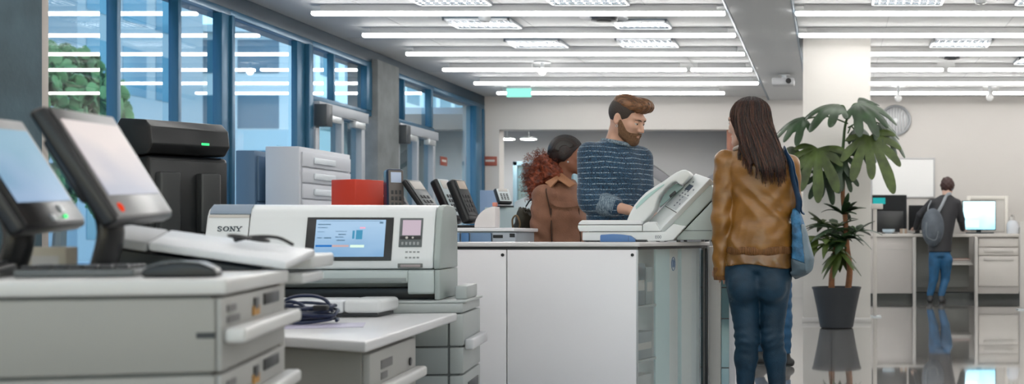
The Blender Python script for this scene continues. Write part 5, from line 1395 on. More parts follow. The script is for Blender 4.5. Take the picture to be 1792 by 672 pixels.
implicit('side_panel', lambda P: np.maximum(np.maximum(bagf(P) - .0025, .012 - P[:, 0] + .10 * (1.0 - P[:, 2])), P[:, 2] - .965), (-.02, -.14, .72), (.12, .14, 1.0), .005, mat('bag_slate', (.14, .20, .25), .55, bump=.2, bscale=120), TB)
M_strap = mat('strap_blue', (.012, .050, .12), .5)
for dy in (-.055, .05):
    bm = B(); tube(bm, push(smooth_path([(tbx(1372), -.035 + dy * .3, wz(272)), (tbx(1381), -.075 + dy * .2, wz(285)), (tbx(1389), -.08 + dy * .3, wz(318)), (tbx(1397), -.06 + dy * .6, wz(350)), (tbx(1396), dy * 1.0, wz(372))], 6), clothW, .024, (wx(1396), .02, 0)), .019, 8, flat=.35); obj('strap', bm, M_strap, TB, 60)

# ------------------------------------------------------------------ bearded man behind the counter
MO = (-1.219, 6.5, 0.0)
Mn = thing('person', 'bearded man in a blue patterned sweater behind the counter looking down at the fax machine', 'person', MO)
mx_ = lambda px: (px - 1080) / 308.0
mz = lambda py: .9 + (415 - py) / 308.0
hm = Head((mx_(1099), -.03, mz(209)), R(68), R(20), R(-2), 1.05)
MY = R(38)
torsoM = [(mz(500), mx_(1078), .02, .165, .115), (mz(440), mx_(1078), .02, .158, .112), (mz(385), mx_(1078), .01, .160, .115), (mz(335), mx_(1079), 0, .172, .120), (mz(295), mx_(1079), 0, .180, .120), (mz(270), mx_(1078), 0, .165, .100), (mz(254), mx_(1078), 0, .120, .078), (mz(244), mx_(1080), -.005, .070, .066)]
mRS, mRE, mRW = (mx_(1038), -.085, mz(272)), (mx_(1040), -.12, mz(352)), (mx_(1110), -.18, mz(369))
mLS, mLE, mLW = (mx_(1118), .075, mz(276)), (mx_(1124), .06, mz(352)), (mx_(1136), -.08, mz(374))
mRH, mRK, mRA = (mx_(1056), -.03, .86), (mx_(1054), -.04, .47), (mx_(1050), .02, .085)
mLH, mLK, mLA = (mx_(1100), .06, .86), (mx_(1104), .05, .47), (mx_(1108), .09, .085)
def legsM(P, o=0): return smin(chain(P, [mRH, mRK, mRA], [.090 + o, .058 + o, .042 + o], .02), chain(P, [mLH, mLK, mLA], [.090 + o, .058 + o, .042 + o], .02), .015)
def bodyM(P):
    d = hm.f(P)
    d = smin(d, rc(P, hm.w((0, .030, -.045)), (mx_(1078), -.002, mz(252)), .055, .063), .03)
    d = smin(d, loft(P, torsoM, MY, -.016), .03)
    for a, b, c in ((mRS, mRE, mRW), (mLS, mLE, mLW)): d = smin(d, chain(P, [a, b, c], [.052, .040, .028], .02), .02)
    d = smin(d, legsM(P), .03)
    d = smin(d, hand_f(P, mRW, (.9, -.12, -.2), (.1, .1, -1), 1.02, .35, 1, 1), .014)
    d = smin(d, hand_f(P, mLW, (.9, -.3, -.2), (.1, .1, -1), 1.02, .35, 1, -1), .014)
    return d
bmn = implicit('body', bodyM, (-.30, -.46, 0), (.36, .30, 1.72), .0052, skin('fair_skin_man', (.56, .33, .24)), Mn)
hm.features(bmn, brow=mat('brow_brown', (.07, .035, .018), .6))
for a in (mRA, mLA): shoe('shoe', (a[0] + .10, a[1] - .13, 0), (a[0] - .01, a[1] + .02, 0), (a[0], a[1], .09), mat('shoe_black', (.02, .02, .022), .4), Mn)
implicit('trousers', lambda P: np.maximum(np.maximum(smin(legsM(P, .012), loft(P, torsoM[:2], MY, .002), .03), .07 - P[:, 2]), P[:, 2] - .92), (-.28, -.24, .05), (.30, .28, .95), .009, mat('dark_trousers', (.02, .022, .03), .7), Mn)
def sweater_mat():
    m, nt, out = _nt('striped_sweater')
    b = N(nt, 'ShaderNodeBsdfPrincipled', Roughness=.85); b.inputs['Sheen Weight'].default_value = .25
    tc = N(nt, 'ShaderNodeTexCoord'); sp = N(nt, 'ShaderNodeSeparateXYZ'); nt.links.new(tc.outputs['Object'], sp.inputs[0])
    def mth(op, a, b_=None, c=None):
        n = N(nt, 'ShaderNodeMath', operation=op)
        for i, v in enumerate((a, b_, c)):
            if v is None: continue
            if isinstance(v, (int, float)): n.inputs[i].default_value = v
            else: nt.links.new(v, n.inputs[i])
        return n.outputs[0]
    wv = N(nt, 'ShaderNodeTexNoise', Scale=9.0, Detail=1.0); nt.links.new(tc.outputs['Object'], wv.inputs['Vector'])
    z = mth('MULTIPLY_ADD', wv.outputs['Fac'], .022, sp.outputs['Z'])
    st = mth('FRACT', mth('MULTIPLY', z, 34.0))
    line = mth('LESS_THAN', st, .16)
    # knit dashes along the line
    n1 = N(nt, 'ShaderNodeTexNoise', Scale=1.0, Detail=1.0); mp = N(nt, 'ShaderNodeMapping'); mp.inputs['Scale'].default_value = (300, 300, 60); nt.links.new(tc.outputs['Object'], mp.inputs[0]); nt.links.new(mp.outputs[0], n1.inputs['Vector'])
    dash = mth('GREATER_THAN', n1.outputs['Fac'], .49)
    n2 = N(nt, 'ShaderNodeTexNoise', Scale=7.0, Detail=2.0); nt.links.new(tc.outputs['Object'], n2.inputs['Vector'])
    patch = mth('GREATER_THAN', n2.outputs['Fac'], .40)
    fac = mth('MULTIPLY', mth('MULTIPLY', line, dash), mth('MULTIPLY_ADD', patch, .55, .35))
    n3 = N(nt, 'ShaderNodeTexNoise', Scale=170.0, Detail=2.0); nt.links.new(tc.outputs['Object'], n3.inputs['Vector'])
    base = N(nt, 'ShaderNodeValToRGB'); e = base.color_ramp.elements; e[0].position = .35; e[0].color = (.004, .011, .026, 1); e[1].position = .68; e[1].color = (.022, .085, .165, 1)
    nt.links.new(n3.outputs['Fac'], base.inputs[0])
    mx = N(nt, 'ShaderNodeMix', data_type='RGBA'); mx.inputs['B'].default_value = (.34, .43, .50, 1)
    nt.links.new(fac, mx.inputs['Factor']); nt.links.new(base.outputs[0], mx.inputs['A']); nt.links.new(mx.outputs['Result'], b.inputs['Base Color'])
    bp = N(nt, 'ShaderNodeBump', Strength=.6, Distance=.004); nt.links.new(n3.outputs['Fac'], bp.inputs['Height']); nt.links.new(bp.outputs[0], b.inputs['Normal'])
    nt.links.new(b.outputs[0], out.inputs[0]); return m
M_sw = sweater_mat()
def armR_end(): return np.array(mRW) * .55 + np.array(mRE) * .45
def sweater(P):
    d = loft(P, [(mz(408), mx_(1078), .012, .163, .118)] + torsoM[2:], MY, .010)
    e1_ = np.array(mRE) + (np.array(mRW) - np.array(mRE)) * .60; e2_ = np.array(mLE) + (np.array(mLW) - np.array(mLE)) * .7
    d = smin(d, chain(P, [mRS, mRE, tuple(e1_)], [.072, .066, .054], .02), .028); d = smin(d, chain(P, [mLS, mLE, tuple(e2_)], [.070, .056, .044], .02), .03)
    d = d - .004 * np.sin(P[:, 2] * 44 + P[:, 0] * 22 + 2 * np.sin(P[:, 0] * 13)) * np.clip((mz(290) - P[:, 2]) / .15, .1, 1)
    d = np.maximum(d, -ell(P, (mx_(1082), -.02, mz(236)), (.085, .085, .058)))
    return np.maximum(d, mz(406) - P[:, 2])
sw = implicit('sweater', sweater, (-.32, -.42, .90), (.34, .26, 1.50), .0055, M_sw, Mn)
M_neck = mat('sweater_rib', (.020, .055, .10), .85, bump=.8, bscale=1, stretch=(200, 200, 30), color2=(.30, .38, .44), vscale=1)
bm = B(); tube(bm, [(mx_(1082) + .084 * math.cos(a), -.012 + .078 * math.sin(a), mz(252) + .016 * -math.cos(a) + .004) for a in [i * 2 * math.pi / 32 for i in range(32)]], .0125, 8, True); obj('neckband', bm, M_neck, sw, 180)
e1_ = np.array(mRE) + (np.array(mRW) - np.array(mRE)) * .42; e2_ = np.array(mRE) + (np.array(mRW) - np.array(mRE)) * .70
implicit('cuff', lambda P: smax(rc(P, tuple(e1_), tuple(e2_), .0655, .054), ((P - e2_.astype(np.float32)) @ ((e2_ - e1_) / np.linalg.norm(e2_ - e1_)).astype(np.float32)), .006), (-.22, -.36, .92), (.12, -.05, 1.2), .0045, M_neck, sw)
# hair: faded sides and a swept top
def hairM_sides(P):
    q = hm.loc(P)
    d = ell(q, (0, .016, .032), (.0805, .1010, .0905)) * hm.k
    zb = np.interp(q[:, 1], [-.068, -.052, -.044, -.036, -.006, .004, .022, .040, .09], [.055, .045, .010, -.040, -.040, .010, .008, -.055, -.085])
    d = smax(d, (zb - q[:, 2]) * hm.k * .7, .004)
    d = np.maximum(d, (-.062 - q[:, 1]) * hm.k + 0)
    d = np.maximum(d, -ell(q, (.085, .012, -.010), (.016, .020, .030)) * hm.k); d = np.maximum(d, -ell(q, (-.085, .012, -.010), (.016, .020, .030)) * hm.k)
    return d
implicit('hair_sides', hairM_sides, (hm.c[0] - .16, -.20, 1.44), (hm.c[0] + .16, .14, 1.74), .0038, mat('hair_faded', (.030, .018, .012), .6, bump=.4, bscale=240), Mn)
def hairM_top(P):
    q = hm.loc(P)
    d = ell(q, (0, .004, .078), (.073, .100, .050))
    d = smin(d, ell(q, (.004, -.076, .104), (.056, .046, .030)), .03)
    d = smin(d, rc(q, (-.045, -.080, .088), (.045, -.088, .094), .022, .024), .02)
    d = np.maximum(d, .060 - q[:, 2] + .25 * np.clip(q[:, 1] + .02, -1, 0) * -1 - .02)
    d = d - .0016 * np.sin(q[:, 0] * 240 + 25 * q[:, 1] + 1.2 * np.sin(q[:, 1] * 30)) - .0010 * np.sin(q[:, 0] * 470 + 1.5 * np.sin(q[:, 1] * 30))
    return d * hm.k
ht = implicit('hair_top', hairM_top, (hm.c[0] - .17, -.22, 1.56), (hm.c[0] + .17, .14, 1.78), .0038, hmat('chestnut_hair', (.050, .021, .009), (.26, .115, .045), .38, (7, 70, 70), .5), Mn)
sweep(hairM_top, hm, 330, 38, 150, .85, [(mat('chestnut_dark', (.045, .018, .008), .4), 1.2), (mat('chestnut_mid', (.20, .085, .032), .35), 1.2), (mat('chestnut_light', (.42, .22, .10), .35), 1.0)], ht, 31, c0=(0, .0, .05), tilt=.25)
def beard(P):
    q = hm.loc(P)
    d = hm.f(P) - .0055
    reg = smin(ell(q, (0, -.058, -.098), (.074, .068, .050)), smin(rc(q, (.068, -.004, -.015), (.052, -.040, -.080), .013, .028), rc(q, (-.068, -.004, -.015), (-.052, -.040, -.080), .013, .028), .02), .02)
    must = rc(q, (-.022, -.104, -.055), (.022, -.104, -.055), .0075, .0075); reg = np.minimum(reg, must)
    reg = np.maximum(reg, -ell(q, (0, -.108, -.068), (.021, .022, .0085)))
    return np.maximum(d, reg * hm.k) - .0008 * np.sin(P[:, 0] * 900) * np.sin(P[:, 2] * 700)
implicit('beard', beard, (hm.c[0] - .16, -.22, 1.36), (hm.c[0] + .18, .12, 1.64), .0035, mat('beard_brown', (.15, .075, .034), .65, bump=.6, bscale=260, var=.35, vscale=120), Mn)
bm = B(); tube(bm, [hm.M() @ Vector((-.082, -.002 + .006 * math.cos(a), -.043 + .006 * math.sin(a))) for a in [i * math.pi / 6 for i in range(12)]], .0016, 6, True); obj('earring', bm, M_alum, Mn, 180)

# ------------------------------------------------------------------ woman with auburn hair and brown jacket
LO = (at(985, 0, 7.55).x, 7.55, 0.0)
Ld_ = thing('person', 'woman with curly auburn ponytail in a brown denim jacket waiting behind the bearded man', 'person', LO)
lx = lambda px: (px - 985) / 265.0
lz = lambda py: .9 + (415 - py) / 265.0
hl = Head((lx(995), -.0, lz(271)), R(99), R(3), 0, 1.02)
LYw = R(70)
torsoL = [(lz(500), lx(978), .02, .17, .13), (lz(460), lx(978), .02, .165, .13), (lz(420), lx(980), .02, .170, .135), (lz(385), lx(981), .01, .172, .135), (lz(355), lx(981), .01, .170, .130), (lz(335), lx(981), .01, .150, .105), (lz(322), lx(983), .01, .105, .080), (lz(312), lx(986), .005, .06, .06)]
lRS, lRE, lRW = (lx(962), -.15, lz(345)), (lx(955), -.165, lz(425)), (lx(985), -.20, lz(485))
lLS, lLE, lLW = (lx(1000), .16, lz(345)), (lx(1004), .17, lz(425)), (lx(1030), .08, lz(480))
lRH, lRK, lRA = (lx(978), -.07, .80), (lx(980), -.08, .44), (lx(978), -.07, .08)
lLH, lLK, lLA = (lx(982), .09, .80), (lx(984), .09, .44), (lx(980), .10, .08)
def legsL(P, o=0): return smin(chain(P, [lRH, lRK, lRA], [.092 + o, .058 + o, .042 + o], .02), chain(P, [lLH, lLK, lLA], [.092 + o, .058 + o, .042 + o], .02), .015)
def bodyL(P):
    d = smin(hl.f(P), rc(P, hl.w((0, .03, -.05)), (lx(984), .005, lz(318)), .054, .058), .03)
    d = smin(d, loft(P, torsoL, LYw, -.02), .03)
    for a, b, c in ((lRS, lRE, lRW), (lLS, lLE, lLW)): d = smin(d, chain(P, [a, b, c], [.05, .038, .027], .02), .02)
    d = smin(d, legsL(P), .03)
    d = smin(d, hand_f(P, lRW, (.5, -.1, -.8), (.7, .3, 0), .95, .45, 1, 1), .014); d = smin(d, hand_f(P, lLW, (.5, -.1, -.8), (.7, -.3, 0), .95, .45, 1, -1), .014)
    return d
bl = implicit('body', bodyL, (-.30, -.36, 0), (.36, .34, 1.60), .0058, skin('brown_skin', (.26, .105, .060)), Ld_)
hl.features(bl, brow=mat('brow_dark', (.03, .018, .012), .6))
for a in (lRA, lLA): shoe('shoe', (a[0] + .15, a[1], 0), (a[0] - .02, a[1], 0), (a[0], a[1], .09), mat('shoe_black', (.02, .02, .022), .4), Ld_)
implicit('trousers', lambda P: np.maximum(np.maximum(smin(legsL(P, .01), loft(P, torsoL[:2], LYw, -.01), .03), .07 - P[:, 2]), P[:, 2] - .80), (-.30, -.26, .05), (.32, .30, .85), .009, mat('dark_trousers', (.02, .022, .03), .7), Ld_)
M_bj = mat('brown_denim', (.235, .105, .060), .7, bump=.3, bscale=150, var=.12, vscale=14)
def jacketL(P):
    d = loft(P, [(lz(475), lx(979), .02, .185, .15)] + torsoL[2:], LYw, .012)
    d = smin(d, chain(P, [lRS, lRE, lRW], [.078, .062, .046], .02), .03); d = smin(d, chain(P, [lLS, lLE, lLW], [.076, .06, .046], .02), .03)
    d = d - .005 * np.sin(P[:, 2] * 50 + P[:, 0] * 20 + 2 * np.sin(P[:, 0] * 18 + P[:, 2] * 9)) * np.clip((lz(330) - P[:, 2]) / .15, .1, 1)
    d = d - .003 * np.sin(P[:, 2] * 95 + 3 * np.sin(P[:, 2] * 17)) * np.exp(-((P[:, 1] + .17) / .07) ** 2) * np.clip((lz(385) - P[:, 2]) / .05, 0, 1)
    d = np.maximum(d, -ell(P, (lx(992), .0, lz(306)), (.075, .07, .045)))
    return np.maximum(d, lz(480) - P[:, 2])
jl = implicit('jacket', jacketL, (-.32, -.32, .62), (.34, .34, 1.36), .006, M_bj, Ld_)
# jacket details: collar, sleeve seam, chest flap with frayed edge
bm = B(); poly(bm, [(lx(963), -.135, lz(322)), (lx(988), -.075, lz(305)), (lx(1013), -.072, lz(324)), (lx(1004), -.110, lz(331)), (lx(986), -.135, lz(318)), (lx(975), -.165, lz(332))], (0, -.012, .006), .004); obj('collar', bm, mat('collar_tan', (.34, .155, .075), .6, bump=.3, bscale=150), jl)
def onL(px, py):      # point on the jacket's camera side
    o = np.array([lx(px), -.40, lz(py)], dtype=np.float32)
    for _ in range(60):
        d = float(jacketL(o[None])[0])
        if d < .001: break
        o[1] += max(d * .7, .001)
    return Vector([float(v) for v in o])
bm = B(); P_ = [onL(x, y) + Vector((0, -.004, 0)) for x, y in ((976, 352), (986, 353), (997, 354), (1008, 354), (1017, 352))]; Q_ = [onL(x, y) + Vector((0, -.006, 0)) for x, y in ((977, 358), (986, 363), (997, 365), (1008, 363), (1016, 360))]
va = [bm.verts.new(p) for p in P_] ; vb = [bm.verts.new(p) for p in Q_]; vc = [bm.verts.new(p + Vector((0, .012, 0))) for p in P_]; vd = [bm.verts.new(p + Vector((0, .012, 0))) for p in Q_]
for i in range(4):
    bm.faces.new((va[i], va[i + 1], vb[i + 1], vb[i])); bm.faces.new((vc[i], vd[i], vd[i + 1], vc[i + 1])); bm.faces.new((vb[i], vb[i + 1], vd[i + 1], vd[i])); bm.faces.new((va[i], vc[i], vc[i + 1], va[i + 1]))
obj('pocket_flap', bm, M_bj, jl, 60)
bm = B(); rnd = random.Random(2)
for i in range(40):
    x = 977 + i; a = onL(x, 360 + 4 * math.sin(math.pi * i / 40)) + Vector((0, -.006, 0)); tube(bm, [a, a + Vector((rnd.uniform(-.003, .003), -.003, -.016 - rnd.random() * .010))], [.0016, .0008], 5)
obj('fringe', bm, mat('fringe_brown', (.20, .095, .05), .8), jl)
for pts in ([(966, 322), (970, 335), (973, 352), (976, 372), (976, 400), (977, 424)], [(977, 366), (977, 424)], [(1016, 364), (1018, 424)]):
    bm = B(); tube(bm, smooth_path([onL(*p) + Vector((0, -.003, 0)) for p in pts], 6), .0045, 6); obj('seam', bm, mat('seam_brown', (.055, .024, .013), .7), jl, 180)
# hair: dark smooth cap, auburn curly ponytail
def capL(P):
    q = hl.loc(P); d = smin(ell(q, (0, .020, .034), (.088, .108, .094)), ell(q, (0, .07, -.01), (.072, .060, .070)), .03)
    d = smin(smin(d, ell(q, (.070, .022, .0), (.024, .042, .050)), .02), ell(q, (-.070, .022, .0), (.024, .042, .050)), .02) * hl.k
    zb = np.interp(q[:, 1], [-.10, -.06, -.02, .02, .06, .13], [.075, .045, -.010, -.052, -.078, -.095])
    d = smax(d, (zb - q[:, 2]) * hl.k * .8, .006)
    return d
hcp = implicit('hair_cap', capL, (hl.c[0] - .16, -.16, 1.30), (hl.c[0] + .16, .16, 1.60), .0045, mat('hair_black_red', (.005, .003, .003), .42, color2=(.020, .006, .005), vscale=30, bump=.3, bscale=120), Ld_)
sweep(capL, hl, 420, 25, 195, 2.4, [(mat('cap_dark', (.004, .0025, .0025), .35), 1.5), (mat('cap_black', (.009, .005, .005), .3), 1.4), (mat('cap_red', (.040, .010, .008), .35), 1.1)], hcp, 32)
def curls(P):
    d = ell(P, (lx(958), -.01, lz(292)), (.085, .105, .085)); d = smin(d, ell(P, (lx(945), -.03, lz(315)), (.070, .105, .095)), .05); d = smin(d, ell(P, (lx(940), -.03, lz(336)), (.045, .085, .070)), .04); d = smin(d, ell(P, (lx(972), -.05, lz(305)), (.065, .065, .060)), .04)
    n = np.sin(P[:, 0] * 75 + 2 * np.sin(P[:, 2] * 55)) * np.sin(P[:, 1] * 80 + 2 * np.sin(P[:, 0] * 50)) * np.sin(P[:, 2] * 70 + 2 * np.sin(P[:, 1] * 45))
    n2 = np.sin(P[:, 0] * 190 + P[:, 2] * 60) * np.sin(P[:, 1] * 170) * np.sin(P[:, 2] * 200 + P[:, 0] * 40)
    return d - .014 * n - .006 * n2
M_aub = mat('auburn_curls', (.055, .010, .005), .55, bump=1.0, bscale=70, vscale=40, color2=(.30, .060, .020))
hr = implicit('ponytail', curls, (lx(958) - .20, -.20, lz(292) - .30), (lx(958) + .20, .20, lz(292) + .16), .0055, M_aub, Ld_)
rnd = random.Random(9); bm = B()
for i in range(1300):     # loose curls standing out of the ponytail
    c = Vector((lx(rnd.choice((958, 945, 940))), -.02, lz(rnd.choice((290, 300, 315, 330))))); v = Vector((rnd.gauss(0, 1) - .3, rnd.gauss(0, 1), rnd.gauss(0, 1))).normalized()
    p = c + Vector((v.x * .075, v.y * .085, v.z * .08)); L_ = rnd.uniform(.02, .045); a0 = rnd.uniform(0, 6); s1 = v.orthogonal().normalized(); s2 = v.cross(s1)
    tube(bm, [p + v * L_ * k / 6 + (s1 * math.cos(a0 + k * 1.5) + s2 * math.sin(a0 + k * 1.5)) * .007 for k in range(7)], .0011, 4)
obj('hair_strands', bm, M_aub, hr, 180)
bm = B(); ball(bm, hl.M() @ Vector((-.080, -.004, -.050)), .006); obj('earring', bm, M_alum, Ld_, 180)
# backpack
BP = thing('backpack', 'dark olive backpack worn by the woman with the auburn ponytail', 'backpack', LO)
def bpk(P):
    d = ell(P, (lx(921), -.02, lz(405)), (.062, .14, .20)); d = np.minimum(d, 9)
    d = smin(d, ell(P, (lx(912), -.05, lz(420)), (.045, .10, .10)), .03)
    d = d - .004 * np.sin(P[:, 2] * 60) * np.sin(P[:, 1] * 60 + P[:, 2] * 20)
    return smax(d, -(np.minimum(jacketL(P) - .016, curls(P) - .085)), .004)
implicit('bag_body', bpk, (lx(921) - .16, -.24, lz(405) - .24), (lx(921) + .16, .18, lz(405) + .22), .006, mat('olive_canvas', (.030, .027, .018), .75, bump=.4, bscale=120, var=.35, vscale=12), BP)
bm = B(); tube(bm, smooth_path([(lx(908), -.13, lz(405)), (lx(907), -.14, lz(385)), (lx(915), -.15, lz(378)), (lx(921), -.155, lz(392)), (lx(917), -.15, lz(408))], 5), .006, 6); obj('tan_strap', bm, mat('tan_leather', (.16, .10, .045), .5), BP, 180)
bm = B(); tube(bm, push(smooth_path([(lx(926), -.08, lz(362)), (lx(934), -.10, lz(352)), (lx(941), -.13, lz(348))], 5), jacketL, .010), .005, 6); obj('grab_loop', bm, M_black, BP, 180)

# ------------------------------------------------------------------ walker mostly hidden behind the standing woman
HO = (at(1352, 0, 8.0).x, 8.0, 0)
Hd = thing('person', 'person walking beyond the standing woman, only one jeans leg and dark shoe in sight', 'person', HO)
kx = lambda px: (px - 1352) / 250.0
kz = lambda py: .9 + (415 - py) / 250.0
hh = Head((-.150, 0, kz(240)), R(90), 0, 0, 1.0)
torsoH = [(kz(470), .01, 0, .15, .095), (kz(430), -.02, 0, .14, .09), (kz(380), -.06, 0, .15, .095), (kz(310), -.12, 0, .155, .10), (kz(290), -.13, 0, .13, .08), (kz(277), -.14, 0, .06, .055)]
gA, gB, gC = (.04, .0, kz(475)), (kx(1372), -.05, kz(560)), (kx(1374), -.05, kz(624))
gD, gE = (.0, .09, kz(555)), (-.10, .1, .10)
def legH(P, o=0): return smin(chain(P, [gA, gB, gC], [.095 + o, .058 + o, .042 + o], .02), chain(P, [(0, .06, kz(475)), gD, gE], [.09 + o, .056 + o, .04 + o], .02), .02)
def bodyH(P):
    d = smin(hh.f(P), rc(P, hh.w((0, .03, -.05)), (-.135, 0, kz(285)), .05, .055), .03); d = smin(d, loft(P, torsoH, R(90), -.01), .03); d = smin(d, legH(P, -.008), .03)
    for s_ in (-1, 1):
        d = smin(d, chain(P, [(-.12, s_ * .17, kz(300)), (-.11, s_ * .19, kz(375)), (-.03, s_ * .17, kz(430))], [.046, .036, .026], .02), .02)
        d = smin(d, hand_f(P, (-.03, s_ * .17, kz(430)), (.3, 0, -.9), (.8, 0, .2), .95, .5, 1, s_), .014)
    return d
implicit('body', bodyH, (-.34, -.28, 0), (.25, .28, 1.76), .009, sk_l, Hd)
implicit('jeans', lambda P: np.maximum(np.maximum(smin(legH(P), loft(P, torsoH[:2], R(90), .0), .03) + .003 * np.sin(P[:, 2] * 90 + P[:, 0] * 30), .09 - P[:, 2]), P[:, 2] - kz(425)), (-.25, -.2, .06), (.25, .25, .92), .007, mat('mid_blue_jeans', (.010, .075, .17), .65, bump=.25, bscale=200, var=.3, vscale=9), Hd)
implicit('coat', lambda P: np.maximum(smin(smin(loft(P, torsoH, R(90), .01), chain(P, [(-.12, -.17, kz(300)), (-.11, -.19, kz(375)), (-.04, -.17, kz(425))], [.06, .05, .04], .02), .03), chain(P, [(-.12, .17, kz(300)), (-.11, .19, kz(375)), (-.04, .17, kz(425))], [.06, .05, .04], .02), .03), kz(440) - P[:, 2]), (-.36, -.28, .75), (.25, .28, 1.5), .009, mat('coat_brown', (.08, .035, .02), .7), Hd)
implicit('hair', lambda P: np.maximum(ell(hh.loc(P), (0, .02, .034), (.085, .105, .09)), -ell(hh.loc(P), (0, -.10, -.03), (.07, .07, .09))), (-.33, -.18, 1.42), (.06, .18, 1.78), .008, mat('hair_dark', (.02, .012, .01), .5), Hd)
shoe('shoe', (kx(1384), -.05, 0.0), (kx(1366), -.05, 0.0), (kx(1373), -.05, .09), mat('shoe_black', (.02, .02, .022), .4), Hd)
shoe('shoe', (-.02, .1, 0.0), (-.13, .1, 0.0), (-.11, .1, .09), mat('shoe_black', (.02, .02, .022), .4), Hd)

# ------------------------------------------------------------------ bending person at the back desk
DO = (at(1645, 0, 15.75).x, 15.75, 0)
Dp = thing('person', 'person in a dark jacket and jeans with grey backpack bending over the back desk', 'person', DO)
jx = lambda px: (px - 1645) / 127.0
jz = lambda py: .9 + (415 - py) / 127.0
hd_ = Head((jx(1660), .16, jz(327)), R(172), R(30), 0, 1.02)
torsoD = [(jz(450), jx(1644), .0, .15, .11), (jz(420), jx(1646), .03, .15, .11), (jz(390), jx(1650), .06, .165, .115), (jz(365), jx(1653), .09, .18, .115), (jz(350), jx(1655), .11, .16, .10), (jz(342), jx(1657), .12, .08, .07)]
aL = [(jx(1632), .10, jz(355)), (jx(1612), .16, jz(376)), (jx(1606), .36, jz(398))]; aR = [(jx(1676), .11, jz(356)), (jx(1684), .16, jz(384)), (jx(1690), .36, jz(400))]
lgL = [(jx(1636), .0, jz(455)), (jx(1634), .02, jz(488)), (jx(1627), .0, .09)]; lgR = [(jx(1656), .0, jz(455)), (jx(1655), .06, jz(488)), (jx(1646), -.06, .09)]
def legD(P, o=0): return smin(chain(P, lgL, [.09 + o, .062 + o, .045 + o], .02), chain(P, lgR, [.09 + o, .062 + o, .045 + o], .02), .015)
def bodyD(P):
    d = smin(hd_.f(P), rc(P, hd_.w((0, .03, -.05)), (jx(1657), .12, jz(345)), .054, .058), .03); d = smin(d, loft(P, torsoD, R(180), -.015), .03); d = smin(d, legD(P, -.01), .03)
    for a, s_ in ((aL, -1), (aR, 1)):
        d = smin(d, chain(P, a, [.048, .038, .028], .02), .02); d = smin(d, hand_f(P, a[2], (.1 * s_, .95, -.1), (0, 0, -1), .95, .3, 1, s_), .014)
    return d
implicit('body', bodyD, (-.45, -.25, 0), (.50, .62, 1.75), .010, sk_l, Dp)
implicit('jeans', lambda P: np.maximum(np.maximum(smin(legD(P), loft(P, torsoD[:2], R(180), -.004), .03), .09 - P[:, 2]), P[:, 2] - jz(428)), (-.35, -.25, .06), (.35, .25, .85), .010, mat('mid_blue_jeans', (.010, .075, .17), .65), Dp)
implicit('jacket', lambda P: np.maximum(smin(smin(loft(P, torsoD, R(180), .012), chain(P, aL, [.066, .054, .040], .02), .03), chain(P, aR, [.066, .054, .040], .02), .03), jz(441) - P[:, 2]), (-.45, -.22, .65), (.50, .48, 1.56), .010, mat('dark_jacket', (.014, .014, .018), .6), Dp)
implicit('hair', lambda P: np.maximum(ell(hd_.loc(P), (0, .025, .020), (.098, .116, .118)) - .006 * np.sin(P[:, 0] * 90) * np.sin(P[:, 2] * 90), -ell(hd_.loc(P), (0, -.105, -.04), (.07, .07, .09))), (jx(1660) - .2, -.04, jz(327) - .2), (jx(1660) + .2, .34, jz(327) + .2), .009, mat('hair_mahogany', (.035, .010, .008), .5, bump=.4, bscale=80), Dp)
shoe('shoe', (lgL[2][0] + .01, .13, 0), (lgL[2][0], -.03, 0), (lgL[2][0], .0, .10), mat('shoe_black', (.02, .02, .022), .4), Dp)
shoe('shoe', (lgR[2][0] + .05, .06, 0), (lgR[2][0], -.09, 0), (lgR[2][0], -.06, .10), mat('shoe_black', (.02, .02, .022), .4), Dp)
GB = thing('backpack', 'grey backpack on the back of the person bending over the desk', 'backpack', DO)
M_gb = mat('grey_canvas', (.075, .09, .11), .65, bump=.3, bscale=90, var=.35, vscale=9)
def gbf(P):
    d = ell(P, (jx(1631), -.12, jz(398)), (.155, .11, .26)); d = smin(d, ell(P, (jx(1628), -.19, jz(408)), (.11, .07, .15)), .03)
    return smax(d, -(smin(smin(loft(P, torsoD, R(180), .012), chain(P, aL, [.066, .054, .040], .02), .03), smin(chain(P, aR, [.066, .054, .040], .02), legD(P), .03), .03) - .022), .006)
implicit('bag_body', gbf, (jx(1631) - .22, -.34, jz(398) - .3), (jx(1631) + .24, .12, jz(398) + .3), .009, M_gb, GB)
def jkD(P): return np.minimum(smin(smin(loft(P, torsoD, R(180), .012), chain(P, aL, [.066, .054, .040], .02), .03), chain(P, aR, [.066, .054, .040], .02), .03), bodyD(P) - .03)
bm = B(); tube(bm, push(smooth_path([(jx(1640), -.10, jz(372)), (jx(1648), -.09, jz(358)), (jx(1656), -.0, jz(343)), (jx(1662), .05, jz(338))], 5), jkD, .028), .022, 8, flat=.4); obj('strap', bm, mat('pale_strap', (.25, .27, .29), .6), GB, 180)
bm = B(); tube(bm, push(smooth_path([(jx(1622), -.12, jz(375)), (jx(1624), -.06, jz(362)), (jx(1630), .02, jz(352))], 5), jkD, .026), .020, 8, flat=.4); obj('strap', bm, mat('pale_strap', (.25, .27, .29), .6), GB, 180)
bm = B(); tube(bm, smooth_path([(jx(1619), -.235, jz(390)), (jx(1618), -.262, jz(402)), (jx(1620), -.255, jz(415)), (jx(1634), -.262, jz(420)), (jx(1639), -.245, jz(405))], 5), .008, 6); obj('zip', bm, mat('zip_grey', (.13, .15, .17), .4), GB, 180)
